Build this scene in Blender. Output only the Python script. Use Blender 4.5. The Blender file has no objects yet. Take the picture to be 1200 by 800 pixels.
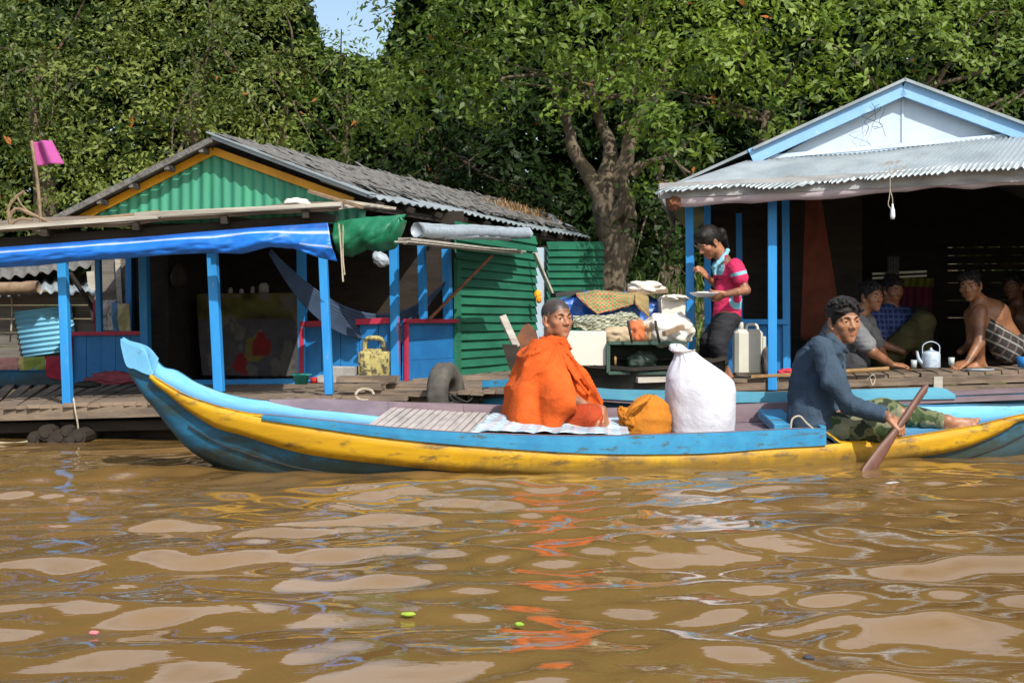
import bpy, math, random
import numpy as np
from mathutils import Vector
R_ = math.radians
# ------------------------------------------------------------------ camera, sky, sun, exposure
FPX, EYE, HOR = 1500.0, 0.76, 375.0
scn = bpy.context.scene
cam_d = bpy.data.cameras.new('camera'); cam = bpy.data.objects.new('camera', cam_d)
scn.collection.objects.link(cam); scn.camera = cam
cam.location = (0, 0, EYE); cam.rotation_euler = (R_(90), 0, 0)
cam_d.sensor_width = 36; cam_d.lens = 45; cam_d.shift_y = -25/1200
cam_d.clip_start = 0.05; cam_d.clip_end = 600
SUN_EL, SUN_AZ = 43.0, 26.0        # azimuth: degrees to the right of straight behind the camera
wd = bpy.data.worlds.new('World'); scn.world = wd; wd.use_nodes = True
nt = wd.node_tree; nt.nodes.clear()
sk = nt.nodes.new('ShaderNodeTexSky'); sk.sky_type = 'NISHITA'; sk.sun_disc = False
sk.sun_elevation = R_(SUN_EL); sk.sun_rotation = R_(180-SUN_AZ); sk.air_density = 1.2; sk.dust_density = 2.0; sk.ozone_density = 1.0
bg = nt.nodes.new('ShaderNodeBackground'); bg.inputs[1].default_value = 0.15
wo = nt.nodes.new('ShaderNodeOutputWorld')
# thin bright cloud high over the trees (the pale patches the water mirrors)
tc = nt.nodes.new('ShaderNodeTexCoord'); sx = nt.nodes.new('ShaderNodeSeparateXYZ'); nt.links.new(tc.outputs['Generated'], sx.inputs[0])
def _mr(o, a, b):
    r = nt.nodes.new('ShaderNodeMapRange'); r.inputs[1].default_value = a; r.inputs[2].default_value = b; r.interpolation_type = 'SMOOTHSTEP'; nt.links.new(o, r.inputs[0]); return r.outputs[0]
def _mul(a, b):
    k = nt.nodes.new('ShaderNodeMath'); k.operation = 'MULTIPLY'; nt.links.new(a, k.inputs[0]); nt.links.new(b, k.inputs[1]); return k.outputs[0]
nz = nt.nodes.new('ShaderNodeTexNoise'); nz.inputs['Scale'].default_value = 3.2; nz.inputs['Detail'].default_value = 6; nt.links.new(tc.outputs['Generated'], nz.inputs['Vector'])
cl = _mul(_mul(_mr(sx.outputs[2], .30, .46), _mr(sx.outputs[1], .1, .5)), _mr(nz.outputs['Fac'], .28, .55))
cm = nt.nodes.new('ShaderNodeMix'); cm.data_type = 'RGBA'; nt.links.new(cl, cm.inputs[0]); nt.links.new(sk.outputs[0], cm.inputs[6]); cm.inputs[7].default_value = (7.2, 6.9, 7.4, 1)
nt.links.new(cm.outputs[2], bg.inputs[0]); nt.links.new(bg.outputs[0], wo.inputs[0])
sd = bpy.data.lights.new('sun', 'SUN'); sd.energy = 4.3; sd.angle = R_(0.5); sd.color = (1, .95, .87)
sun = bpy.data.objects.new('sun', sd); scn.collection.objects.link(sun)
sv = Vector((math.sin(R_(SUN_AZ))*math.cos(R_(SUN_EL)), -math.cos(R_(SUN_AZ))*math.cos(R_(SUN_EL)), math.sin(R_(SUN_EL))))
sun.rotation_euler = sv.to_track_quat('Z', 'Y').to_euler(); sun.location = (4, -6, 12)
scn.view_settings.view_transform = 'Standard'; scn.view_settings.look = 'None'
scn.view_settings.exposure = 0.28; scn.view_settings.gamma = 1
scn.render.engine = 'CYCLES'
scn.cycles.max_bounces = 6; scn.cycles.diffuse_bounces = 3; scn.cycles.glossy_bounces = 3
scn.cycles.transmission_bounces = 3; scn.cycles.transparent_max_bounces = 6
rng = np.random.default_rng(7); random.seed(7)
A = lambda *v: np.array(v, float)
nrm = lambda v: v/ (np.linalg.norm(v)+1e-12)

# ------------------------------------------------------------------ photo survey -> metres
def P(px, py, d): return A((px-600)/FPX*d, d, EYE-(py-HOR)/FPX*d)
class Plane:                                   # a vertical plane through (x0,y0) running along (dx,dy)
    def __init__(s, x0, y0, dx, dy): s.o = A(x0, y0); s.n = nrm(A(-dy, dx)); s.t = nrm(A(dx, dy))
    def at(s, px, py):
        k = (px-600)/FPX; d = s.o@s.n/(k*s.n[0]+s.n[1]); return P(px, py, d)
    def off(s, a): q = Plane(0, 0, *s.t); q.o = s.o+s.n*a; return q      # + = away along the normal
    N = property(lambda s: A(s.n[0], s.n[1], 0))

# ------------------------------------------------------------------ value noise
_L = rng.random((32, 32, 32)).astype(np.float32)
def vnoise(p):
    p = np.asarray(p, float); i = np.floor(p).astype(int); f = p-i; f = f*f*(3-2*f); i &= 31; j = (i+1) & 31
    x0, y0, z0 = i[..., 0], i[..., 1], i[..., 2]; x1, y1, z1 = j[..., 0], j[..., 1], j[..., 2]
    fx, fy, fz = f[..., 0], f[..., 1], f[..., 2]
    a = _L[x0, y0, z0]*(1-fx)+_L[x1, y0, z0]*fx; b = _L[x0, y1, z0]*(1-fx)+_L[x1, y1, z0]*fx
    c = _L[x0, y0, z1]*(1-fx)+_L[x1, y0, z1]*fx; d = _L[x0, y1, z1]*(1-fx)+_L[x1, y1, z1]*fx
    return ((a*(1-fy)+b*fy)*(1-fz)+(c*(1-fy)+d*fy)*fz)*2-1
def fbm(p, o=3):
    s = 0; a = 1; t = 0
    for k in range(o): s = s+a*vnoise(np.asarray(p)*2**k+k*7.3); t += a; a *= .5
    return s/t

# ------------------------------------------------------------------ materials
def newmat(name):
    m = bpy.data.materials.new(name); m.use_nodes = True; n = m.node_tree
    b = n.nodes['Principled BSDF']; return m, n, b
def _noise(n, scale, vec, det=5, rough=.6):
    t = n.nodes.new('ShaderNodeTexNoise'); t.inputs['Scale'].default_value = scale; t.inputs['Detail'].default_value = det
    t.inputs['Roughness'].default_value = rough; n.links.new(vec, t.inputs['Vector']); return t.outputs['Fac']
def _ramp(n, f, lo, hi):
    r = n.nodes.new('ShaderNodeMapRange'); r.inputs[1].default_value = lo; r.inputs[2].default_value = hi; r.interpolation_type = 'SMOOTHSTEP'
    n.links.new(f, r.inputs[0]); return r.outputs[0]
def _mix(n, f, a, b, bt='MIX'):
    m = n.nodes.new('ShaderNodeMix'); m.data_type = 'RGBA'; m.blend_type = bt
    if isinstance(f, (int, float)): m.inputs[0].default_value = f
    else: n.links.new(f, m.inputs[0])
    for q, v in ((6, a), (7, b)):
        if isinstance(v, (tuple, list)): m.inputs[q].default_value = (*v[:3], 1)
        else: n.links.new(v, m.inputs[q])
    return m.outputs[2]
def _vec(n, scale=(1, 1, 1), src='Object'):
    t = n.nodes.new('ShaderNodeTexCoord'); m = n.nodes.new('ShaderNodeMapping'); m.inputs['Scale'].default_value = scale
    n.links.new(t.outputs[src], m.inputs[0]); return m.outputs[0]
def _bump(n, b, f, st, dist=.01):
    u = n.nodes.new('ShaderNodeBump'); u.inputs['Strength'].default_value = st; u.inputs['Distance'].default_value = dist
    n.links.new(f, u.inputs['Height']); n.links.new(u.outputs[0], b.inputs['Normal'])
def dim(c, k): return tuple(min(1, x*k) for x in c)
def surf(name, col, col2=None, rough=.6, scale=6, stretch=(1, 1, 1), lo=.35, hi=.7, wear=None, wlo=.62, whi=.72, wscale=14, wstretch=None,
         bump=.25, bscale=40, bdist=.004, spec=.4, metal=0, vcol=False, transl=0, wet=None):
    """painted / wooden / woven surface: two-tone noise, worn patches of another colour, fine bump"""
    m, n, b = newmat(name); v = _vec(n, stretch); col2 = col2 or dim(col, .72)
    f = _ramp(n, _noise(n, scale, v), lo, hi)
    if vcol:
        a = n.nodes.new('ShaderNodeVertexColor'); a.layer_name = 'Col'; base = a.outputs[0]
        c = _mix(n, f, base, _mix(n, 1.0, base, (.72, .72, .72), 'MULTIPLY'))
    else: c = _mix(n, f, col, col2)
    if wear:
        w = _ramp(n, _noise(n, wscale, _vec(n, wstretch or stretch), 8, .7), wlo, whi); c = _mix(n, w, c, wear)
    if wet:            # silt and algae stain up to a wavy old waterline
        z = n.nodes.new('ShaderNodeSeparateXYZ'); n.links.new(_vec(n), z.inputs[0]); ad = n.nodes.new('ShaderNodeMath'); ad.operation = 'MULTIPLY_ADD'; n.links.new(_noise(n, 5, _vec(n, (1, 1, .4)), 7, .75), ad.inputs[0]); ad.inputs[1].default_value = -wet[1]; n.links.new(z.outputs[2], ad.inputs[2])
        r = n.nodes.new('ShaderNodeMapRange'); r.inputs[1].default_value = wet[0]-wet[1]*.5+.03; r.inputs[2].default_value = wet[0]-wet[1]*.5-.03; r.inputs[4].default_value = wet[3]; n.links.new(ad.outputs[0], r.inputs[0]); c = _mix(n, r.outputs[0], c, wet[2])
    n.links.new(c, b.inputs['Base Color']); b.inputs['Roughness'].default_value = rough
    b.inputs['Specular IOR Level'].default_value = spec; b.inputs['Metallic'].default_value = metal
    if bump: _bump(n, b, _noise(n, bscale, v, 6), bump, bdist)
    if transl:
        tr = n.nodes.new('ShaderNodeBsdfTranslucent'); mx = n.nodes.new('ShaderNodeMixShader'); mx.inputs[0].default_value = transl
        n.links.new(c, tr.inputs[0]); n.links.new(b.outputs[0], mx.inputs[1]); n.links.new(tr.outputs[0], mx.inputs[2])
        n.links.new(mx.outputs[0], n.nodes['Material Output'].inputs[0])
    return m
def patt(name, cols, scale, kind='check', rough=.85, thin=None, line=None):
    """woven pattern on the mesh's own UVs: check or stripe"""
    m, n, b = newmat(name); uv = n.nodes.new('ShaderNodeTexCoord').outputs['UV']
    sp = n.nodes.new('ShaderNodeSeparateXYZ'); n.links.new(uv, sp.inputs[0])
    def band(o, s, w=.5):
        k = n.nodes.new('ShaderNodeMath'); k.operation = 'MULTIPLY'; k.inputs[1].default_value = s; n.links.new(o, k.inputs[0])
        fr = n.nodes.new('ShaderNodeMath'); fr.operation = 'FRACT'; n.links.new(k.outputs[0], fr.inputs[0])
        g = n.nodes.new('ShaderNodeMath'); g.operation = 'GREATER_THAN'; g.inputs[1].default_value = w; n.links.new(fr.outputs[0], g.inputs[0]); return g.outputs[0]
    fy = band(sp.outputs[1], scale[1])
    if kind == 'check':
        fx = band(sp.outputs[0], scale[0]); c = _mix(n, fy, _mix(n, fx, cols[0], cols[1]), _mix(n, fx, cols[1], cols[2]))
    else: c = _mix(n, fy, cols[0], cols[1])
    if line:
        c = _mix(n, band(sp.outputs[0], scale[0]*.5, .88), c, line); c = _mix(n, band(sp.outputs[1], scale[1]*.5, .88), c, line)
    f = _noise(n, 9, _vec(n)); c = _mix(n, _ramp(n, f, .4, .7), c, _mix(n, 1.0, c, (.7, .7, .7), 'MULTIPLY'))
    n.links.new(c, b.inputs['Base Color']); b.inputs['Roughness'].default_value = rough
    _bump(n, b, _noise(n, 60, _vec(n)), .2, .003); return m
GREY = (.30, .27, .23)
M = {}
M['post'] = surf('blue_post_paint', (.02, .22, .56), (.03, .28, .64), .45, 5, (1, 1, .3), wear=(.25, .33, .36), wlo=.60, whi=.70, wscale=18, wstretch=(1, 1, .2), bump=.3)
M['panel'] = surf('blue_panel_paint', (.014, .155, .42), (.022, .21, .52), .45, 3, wear=(.02, .10, .22), wlo=.62, whi=.75, wscale=9, bump=.3)
M['pink'] = surf('pink_paint', (.48, .03, .075), (.36, .025, .06), .5, 8, wear=(.2, .1, .1), bump=.2)
M['yellow'] = surf('yellow_trim', (.70, .34, .015), (.58, .27, .012), .5, 6, wear=(.25, .16, .06), bump=.2)
M['green'] = surf('green_boards', (.022, .17, .095), (.014, .115, .068), .55, 3, (.4, .4, 2.5), wear=(.10, .19, .12), wlo=.58, whi=.75, wscale=7, wstretch=(.4, .4, 5), bump=.35, bscale=25)
M['greenmetal'] = surf('green_corrugated', (.05, .29, .17), (.03, .20, .13), .5, 3, (2, 2, .25), wear=(.26, .20, .05), wlo=.63, whi=.8, wscale=5, wstretch=(3, 3, .6), bump=.2)
M['greydeck'] = surf('weathered_planks', (.22, .165, .115), (.11, .085, .065), .85, 6, (.5, 3, 3), wear=(.36, .31, .25), wlo=.6, whi=.75, wscale=9, wstretch=(.6, 5, 5), bump=.6, bscale=18)
M['darkwood'] = surf('dark_wet_and_shade_wood', (.03, .022, .015), (.016, .012, .009), .8, 6, (.5, 3, 3), wear=(.06, .045, .03), bump=.6, bscale=18)  # wet timber; on the inner walls its darkness stands in for shade
M['shackwood'] = surf('grey_shack_boards', (.17, .15, .125), (.09, .08, .07), .85, 4, (.4, 1, 4), wear=(.26, .24, .2), bump=.6, bscale=14)
M['palewood'] = surf('pale_board', (.42, .39, .33), (.28, .26, .22), .8, 6, (.5, 3, 3), wear=(.16, .13, .10), wlo=.58, wscale=10, wstretch=(.5, 4, 4), bump=.4, bscale=18)
M['zinc'] = surf('galvanised_sheet', (.32, .37, .39), (.21, .25, .27), .42, 3, wear=(.22, .17, .12), wlo=.56, whi=.72, wscale=4, bump=.15, metal=.25, spec=.5)
M['thatch'] = surf('grey_weathered_shingle', (.17, .165, .155), (.08, .078, .072), .9, 12, (1, 1, 1), wear=(.30, .29, .27), wlo=.56, whi=.7, wscale=30, bump=.9, bscale=30, bdist=.02)
M['straw'] = surf('dry_straw', (.34, .20, .08), (.22, .14, .06), .9, 30, wear=(.4, .3, .16), bump=.6, bscale=60)
M['tarp'] = surf('blue_tarpaulin', (1, 1, 1), None, .38, 5, vcol=True, bump=.25, bscale=14, bdist=.01, spec=.5)
M['vc'] = surf('woven_cloth', (1, 1, 1), None, .85, 12, vcol=True, bump=.35, bscale=120, bdist=.002)
M['vcfine'] = surf('plain_cloth', (1, 1, 1), None, .85, 7, vcol=True, bump=.55, bscale=20, bdist=.02, spec=.15)
M['bag'] = surf('orange_bag_cloth', (.46, .17, .018), (.38, .135, .014), .85, 7, bump=.6, bscale=18, bdist=.02, spec=.2)
M['greentarp'] = surf('green_tarpaulin', (.012, .16, .075), (.01, .11, .05), .4, 5, wear=(.2, .3, .26), wlo=.68, whi=.8, bump=.5, bscale=18, bdist=.01)
M['greysheet'] = surf('grey_rolled_sheet', (.34, .40, .45), (.24, .28, .32), .5, 8, (1, 4, 4), bump=.3, bscale=14)
M['white'] = surf('white_woven_sack', (.66, .67, .72), (.58, .59, .66), .6, 9, bump=.5, bscale=15, bdist=.02, transl=.15)
M['foam'] = surf('white_foam', (.60, .57, .50), (.62, .57, .49), .8, 6, wear=(.45, .38, .28), wlo=.68, whi=.8, bump=.3, bscale=60)
M['plastic'] = surf('milky_plastic', (.58, .58, .50), (.50, .49, .40), .35, 4, wear=(.38, .33, .24), wlo=.68, bump=.05, spec=.5)
M['rubber'] = surf('dusty_rubber', (.055, .05, .043), (.11, .10, .08), .8, 9, bump=.4, bscale=50)
M['black'] = surf('black_matt', (.02, .02, .02), (.03, .03, .03), .6, 9, bump=.2)
M['rust'] = surf('rusty_iron', (.20, .075, .03), (.11, .05, .03), .8, 12, wear=(.3, .16, .08), bump=.6, bscale=40)
M['rope'] = surf('pale_rope', (.45, .40, .30), (.3, .26, .19), .9, 40, bump=.6, bscale=150)
M['stick'] = surf('bare_stick', (.26, .18, .11), (.16, .11, .07), .85, 14, bump=.5)
M['hullblue'] = surf('weathered_hull_blue', (.025, .18, .34), (.013, .10, .19), .55, 4, (.5, 1, 2), lo=.3, hi=.65, wear=(.03, .06, .06), wlo=.42, whi=.64, wscale=6, wstretch=(.7, 1, 1.6), wet=(.10, .34, (.035, .045, .03), .8), bump=.4, bscale=22)
M['hulllight'] = surf('pale_blue_paint', (.17, .46, .72), (.12, .37, .60), .55, 4, wear=(.10, .22, .30), wlo=.59, whi=.72, wscale=9, bump=.25, bscale=26)
M['hullyellow'] = surf('weathered_yellow_stripe', (.56, .32, .008), (.42, .22, .008), .55, 4, (.5, 1, 2), wear=(.15, .095, .03), wlo=.50, whi=.66, wscale=8, wstretch=(.6, 1, 2.0), wet=(.05, .22, (.12, .085, .03), .7), bump=.35, bscale=24)
M['rail'] = surf('blue_rail_paint', (.025, .20, .39), (.04, .27, .47), .5, 5, wear=(.06, .10, .11), wlo=.54, whi=.66, wscale=14, wstretch=(.6, 1, 2), bump=.4, bscale=26)
M['railcyan'] = surf('pale_cyan_washboard', (.10, .34, .45), (.07, .26, .37), .5, 5, (.5, 1, 2), wear=(.12, .2, .22), wlo=.6, whi=.72, wscale=12, bump=.4, bscale=26)
M['mauve'] = surf('mauve_worn_board', (.20, .15, .17), (.14, .10, .115), .7, 5, (.5, 2, 2), wear=(.3, .26, .26), bump=.4, bscale=24)
M['slat'] = surf('bare_slats', (.44, .40, .37), (.32, .29, .27), .75, 6, (3, .6, 3), wear=(.2, .17, .15), bump=.4, bscale=24)
M['gablewhite'] = surf('chalky_white_paint', (.55, .66, .76), (.47, .59, .71), .7, 4, wear=(.42, .48, .50), wlo=.63, whi=.78, wscale=8, bump=.3)
M['rakeblue'] = surf('faded_sky_blue_paint', (.25, .48, .74), (.21, .42, .70), .6, 5, wear=(.46, .58, .68), wlo=.60, whi=.72, wscale=11, bump=.3)
M['roll'] = surf('dusty_pink_rolled_awning', (.50, .43, .46), (.40, .33, .36), .75, 7, (.6, 3, 3), wear=(.3, .24, .24), bump=.3, bscale=22)
M['fascia'] = surf('grey_fascia', (.36, .36, .36), (.22, .22, .22), .7, 7, (.6, 1, 3), wear=(.5, .5, .5), bump=.4)
M['flag'] = surf('magenta_flag_cloth', (.50, .10, .34), (.44, .08, .30), .8, 6, bump=.2, transl=.25)
M['rustcloth'] = surf('rust_red_curtain', (.15, .038, .018), (.10, .026, .014), .9, 6, bump=.3)
M['bark'] = surf('tree_bark', (.15, .115, .075), (.06, .048, .033), .9, 5, (2, 2, .6), wear=(.22, .19, .14), wlo=.6, whi=.75, wscale=9, bump=.9, bscale=12, bdist=.03)
M['teal'] = surf('teal_plastic', (.03, .30, .24), None, .35, 6, bump=.05)
M['red'] = surf('red_plastic', (.55, .03, .02), None, .4, 6, bump=.05)
M['enamel'] = surf('speckled_enamel', (.45, .53, .62), (.30, .37, .46), .3, 30, bump=.05, spec=.6)
M['glass'] = surf('cloudy_glass', (.42, .48, .46), (.3, .35, .34), .15, 6, bump=.05, spec=.6)
M['block'] = surf('grey_concrete', (.34, .33, .31), (.25, .24, .22), .9, 14, bump=.6)
M['mud'] = surf('dry_bank_soil', (.16, .12, .07), (.10, .085, .04), .95, 2, wear=(.05, .09, .02), wlo=.45, whi=.6, wscale=3, bump=.9, bscale=9, bdist=.05)
M['hair'] = surf('black_hair', (.008, .007, .0065), (.016, .014, .013), .55, 40, (1, 1, 1), bump=.6, bscale=130, bdist=.003, spec=.22)
M['paddle'] = surf('reddish_paddle_wood', (.13, .055, .035), (.085, .036, .024), .5, 6, (4, 4, .8), bump=.3)
M['dish'] = surf('white_plate', (.75, .77, .80), None, .25, 4, bump=0, spec=.6)
def _skin():
    m, n, b = newmat('skin'); a = n.nodes.new('ShaderNodeVertexColor'); a.layer_name = 'Col'
    c = _mix(n, _ramp(n, _noise(n, 40, _vec(n)), .35, .7), a.outputs[0], _mix(n, 1.0, a.outputs[0], (.82, .76, .72), 'MULTIPLY'))
    n.links.new(c, b.inputs['Base Color']); b.inputs['Roughness'].default_value = .48
    b.inputs['Subsurface Weight'].default_value = .12; b.inputs['Subsurface Radius'].default_value = (.012, .005, .003); b.inputs['Subsurface Scale'].default_value = 1
    _bump(n, b, _noise(n, 260, _vec(n)), .12, .001); return m
M['skin'] = _skin()
M['eye'] = surf('eye_surface', (1, 1, 1), None, .2, 5, vcol=True, bump=0)
def _leaf(name, a, bcol, tr=.38):
    m, n, b = newmat(name); v = n.nodes.new('ShaderNodeVertexColor'); v.layer_name = 'Col'
    s = n.nodes.new('ShaderNodeSeparateColor'); n.links.new(v.outputs[0], s.inputs[0])
    c = _mix(n, s.outputs[0], a, bcol)
    c = _mix(n, _ramp(n, s.outputs[1], .997, .998), c, (.35, .12, .03))
    n.links.new(c, b.inputs['Base Color']); b.inputs['Roughness'].default_value = .5; b.inputs['Specular IOR Level'].default_value = .12 if tr < .2 else .35
    t = n.nodes.new('ShaderNodeBsdfTranslucent'); n.links.new(_mix(n, 1.0, c, (1, 1, .5), 'MULTIPLY'), t.inputs[0])
    mx = n.nodes.new('ShaderNodeMixShader'); mx.inputs[0].default_value = tr
    n.links.new(b.outputs[0], mx.inputs[1]); n.links.new(t.outputs[0], mx.inputs[2]); n.links.new(mx.outputs[0], n.nodes['Material Output'].inputs[0]); return m
M['leafA'] = _leaf('bright_leaves', (.05, .10, .012), (.24, .34, .045))
M['leafB'] = _leaf('mid_leaves', (.045, .085, .014), (.19, .28, .045))
M['leafC'] = _leaf('olive_leaves', (.06, .095, .02), (.25, .30, .06))
M['leafD'] = _leaf('shade_dark_leaves', (.008, .018, .004), (.024, .048, .009), .12)  # deep shade under the crowns is put into this leaf colour
def _water():
    m, n, b = newmat('muddy_river_water'); v = _vec(n)
    c = _mix(n, _ramp(n, _noise(n, .9, v, 4), .3, .7), (.178, .105, .034), (.142, .083, .027))
    n.links.new(c, b.inputs['Base Color']); b.inputs['Roughness'].default_value = .035; b.inputs['IOR'].default_value = 1.5
    b.inputs['Specular IOR Level'].default_value = .55
    _bump(n, b, _noise(n, 11, _vec(n, (.5, 1.5, 1)), 3, .5), .07, .02); return m
M['water'] = _water()

# ------------------------------------------------------------------ mesh helper
class MB:
    def __init__(s): s.v = []; s.f = []; s.c = []; s.uv = []; s.n = 0
    def add(s, v, f, col=None, uv=None):
        v = np.asarray(v, float).reshape(-1, 3); s.v.append(v)
        s.f += [tuple(int(i)+s.n for i in q) for q in f]
        s.c.append(np.broadcast_to(np.asarray(col if col is not None else (1, 1, 1), float), (len(v), 3)))
        s.uv.append(np.asarray(uv, float) if uv is not None else v[:, :2]); s.n += len(v); return s
    def box(s, c, hx, hy, hz, ax=None, col=None, jit=0, bev=.12):
        """box with its corners clipped a little; half sizes along the rows of ax"""
        ax = np.eye(3) if ax is None else ax; H = A(hx, hy, hz); b = min(H)*bev; v = []
        for sx in (-1, 1):
            for sy in (-1, 1):
                for sz in (-1, 1):
                    S = A(sx, sy, sz)
                    for k in range(3):
                        q = H-b; q[k] = H[k]; v.append(S*q)
        v = np.array(v)
        if jit: v += (rng.random(v.shape)-.5)*jit
        v = v@ax+np.asarray(c); ix = lambda sx, sy, sz, k: ((sx*2+sy)*2+sz)*3+k; f = []
        for k in range(3):
            for s_ in (0, 1):
                q = []
                for a, b_ in ((0, 0), (1, 0), (1, 1), (0, 1)):
                    t = [0, 0, 0]; t[k] = s_; t[(k+1) % 3] = a; t[(k+2) % 3] = b_; q.append(ix(*t, k))
                f.append(q if s_ else q[::-1])
        for k in range(3):
            for a in (0, 1):
                for b_ in (0, 1):
                    q = []
                    k1, k2 = (k+1) % 3, (k+2) % 3
                    for e in (0, 1):
                        t = [0, 0, 0]; t[k] = e; t[k1] = a; t[k2] = b_; q.append((t, e))
                    f.append([ix(*q[0][0], k1), ix(*q[1][0], k1), ix(*q[1][0], k2), ix(*q[0][0], k2)])
        for sx in (0, 1):
            for sy in (0, 1):
                for sz in (0, 1): f.append([ix(sx, sy, sz, 0), ix(sx, sy, sz, 1), ix(sx, sy, sz, 2)])
        return s.add(v, f, col)
    def beam(s, p0, p1, w, h, up=(0, 0, 1), col=None, jit=0, bev=.12):
        p0, p1 = np.asarray(p0, float), np.asarray(p1, float); z = nrm(p1-p0); x = nrm(np.cross(up, z))
        if np.linalg.norm(np.cross(up, z)) < 1e-6: x = A(1, 0, 0)
        y = np.cross(z, x); return s.box((p0+p1)/2, w/2, h/2, np.linalg.norm(p1-p0)/2, np.array([x, y, z]), col, jit, bev)
    def post(s, p0, p1, w, w2=None, t=(1, 0, 0), col=None):
        p0, p1 = np.asarray(p0, float), np.asarray(p1, float); z = nrm(p1-p0); t = np.asarray(t, float); x = nrm(t-z*(t@z)); y = np.cross(z, x)
        return s.box((p0+p1)/2, w/2, (w2 or w)/2, np.linalg.norm(p1-p0)/2, np.array([x, y, z]), col)
    def grid(s, G, col=None, uv=None, close=False, back=0, flip=False):
        """G: (a,b,3) array of points; back > 0 adds a second skin that far behind, with rims"""
        G = np.asarray(G, float); a, b = G.shape[:2]; I = np.arange(a*b).reshape(a, b)
        q = np.stack([I[:-1, :-1], I[1:, :-1], I[1:, 1:], I[:-1, 1:]], -1).reshape(-1, 4)
        if close: q = np.vstack([q, np.stack([I[:-1, -1], I[1:, -1], I[1:, 0], I[:-1, 0]], -1)])
        if flip: q = q[:, ::-1]
        if uv is None:
            uu, vv = np.meshgrid(np.linspace(0, 1, a), np.linspace(0, 1, b), indexing='ij'); uv = np.stack([uu, vv], -1)
        uv = np.asarray(uv).reshape(-1, 2); cc = None if col is None else (np.asarray(col).reshape(-1, 3) if np.ndim(col) > 1 else col)
        V = G.reshape(-1, 3); F = q.tolist()
        if back:
            du = np.gradient(G, axis=0); dv = np.gradient(G, axis=1); N = np.cross(du, dv); N /= np.linalg.norm(N, axis=-1, keepdims=True)+1e-9
            V2 = (G-N*back).reshape(-1, 3); o = a*b; F += (q[:, ::-1]+o).tolist()
            rim = list(I[0, :])+list(I[1:, -1])+list(I[-1, -2::-1])+list(I[-2:0:-1, 0])
            for i in range(len(rim)):
                j = (i+1) % len(rim); F.append([rim[i], rim[j], rim[j]+o, rim[i]+o])
            V = np.vstack([V, V2]); uv = np.vstack([uv, uv])
            if cc is not None and np.ndim(cc) > 1: cc = np.vstack([cc, cc])
        return s.add(V, F, cc, uv)
    def tube(s, pts, r, n=8, col=None, rough=0):
        pts = np.asarray(pts, float); r = np.broadcast_to(np.asarray(r, float), (len(pts),)); T = np.gradient(pts, axis=0); ring = []
        up = A(0, 0, 1) if abs(nrm(T[0])[2]) < .9 else A(1, 0, 0); x = nrm(np.cross(up, T[0]))
        for i in range(len(pts)):
            t = nrm(T[i]); x = nrm(x-t*(x@t)); y = np.cross(t, x); an = np.linspace(0, 2*np.pi, n, endpoint=False)
            rr = r[i]*(1+rough*(rng.random(n)-.5)) if rough else r[i]
            ring.append(pts[i]+(np.cos(an)*rr)[:, None]*x+(np.sin(an)*rr)[:, None]*y)
        k = s.n; s.grid(np.array(ring), col, close=True, flip=True)
        m = len(pts); s.f.append(tuple(k+i for i in range(n))); s.f.append(tuple(k+(m-1)*n+i for i in range(n))[::-1]); return s
    def poly(s, pts, n, th, col=None):
        """flat outline pushed th along n"""
        p = np.asarray(pts, float); k = len(p); q = p+np.asarray(n, float)*th
        f = [list(range(k))[::-1], list(range(k, 2*k))]+[[i, (i+1) % k, (i+1) % k+k, i+k] for i in range(k)]
        return s.add(np.vstack([p, q]), f, col)
    def blob(s, c, r, ns=.0, fr=4, pw=2., col=None, na=36, nb=22, ax=None, flat=None):
        th = np.linspace(0, 2*np.pi, na, endpoint=False); ph = np.linspace(-np.pi/2+1e-3, np.pi/2-1e-3, nb); T_, F_ = np.meshgrid(th, ph, indexing='ij')
        D = np.stack([np.cos(F_)*np.cos(T_), np.cos(F_)*np.sin(T_), np.sin(F_)], -1)
        k = (np.abs(D)**pw).sum(-1, keepdims=True)**(-1/pw); V = D*k
        if flat is not None: V[..., 2] = np.maximum(V[..., 2], flat)
        V = V*np.asarray(r); 
        if ns: V = V*(1+ns*fbm(D*fr+np.asarray(c)*3, 3)[..., None])
        if ax is not None: V = V@ax
        V = V+np.asarray(c); uv = np.stack([T_/(2*np.pi), F_/np.pi+.5], -1)
        return s.grid(V.transpose(1, 0, 2), col, uv.transpose(1, 0, 2), close=True, flip=True)
    def lathe(s, c, prof, n=28, ax=None, col=None, ns=0, sq=(1, 1)):
        pr = np.asarray(prof, float); th = np.linspace(0, 2*np.pi, n, endpoint=False); V = np.zeros((len(pr), n, 3))
        V[..., 0] = pr[:, :1]*np.cos(th)*sq[0]; V[..., 1] = pr[:, :1]*np.sin(th)*sq[1]; V[..., 2] = pr[:, 1:2]
        if ns: V[..., :2] *= 1+ns*fbm(np.stack([np.cos(th)[None]*2+V[..., 2]*6, np.sin(th)[None]*2+0*V[..., 2], V[..., 2]*9], -1))[..., None]
        if ax is not None: V = V@ax
        return s.grid(V+np.asarray(c), col, close=True, flip=True)
    def build(s, name, m, T=None, smooth=False, parent=None, loc=None):
        v = np.vstack(s.v); me = bpy.data.meshes.new(name)
        base = T.base if T is not None else (A((v[:, 0].min()+v[:, 0].max())/2, (v[:, 1].min()+v[:, 1].max())/2, v[:, 2].min()) if loc is None else np.asarray(loc, float))
        fl = s.f; me.from_pydata((v-base).tolist(), [], fl)
        ca = me.color_attributes.new('Col', 'FLOAT_COLOR', 'POINT'); c = np.vstack(s.c); ca.data.foreach_set('color', np.hstack([c, np.ones((len(c), 1))]).astype(np.float32).ravel())
        uvl = me.uv_layers.new(name='UV'); uv = np.vstack(s.uv); li = np.zeros(len(me.loops), np.int32); me.loops.foreach_get('vertex_index', li)
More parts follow.
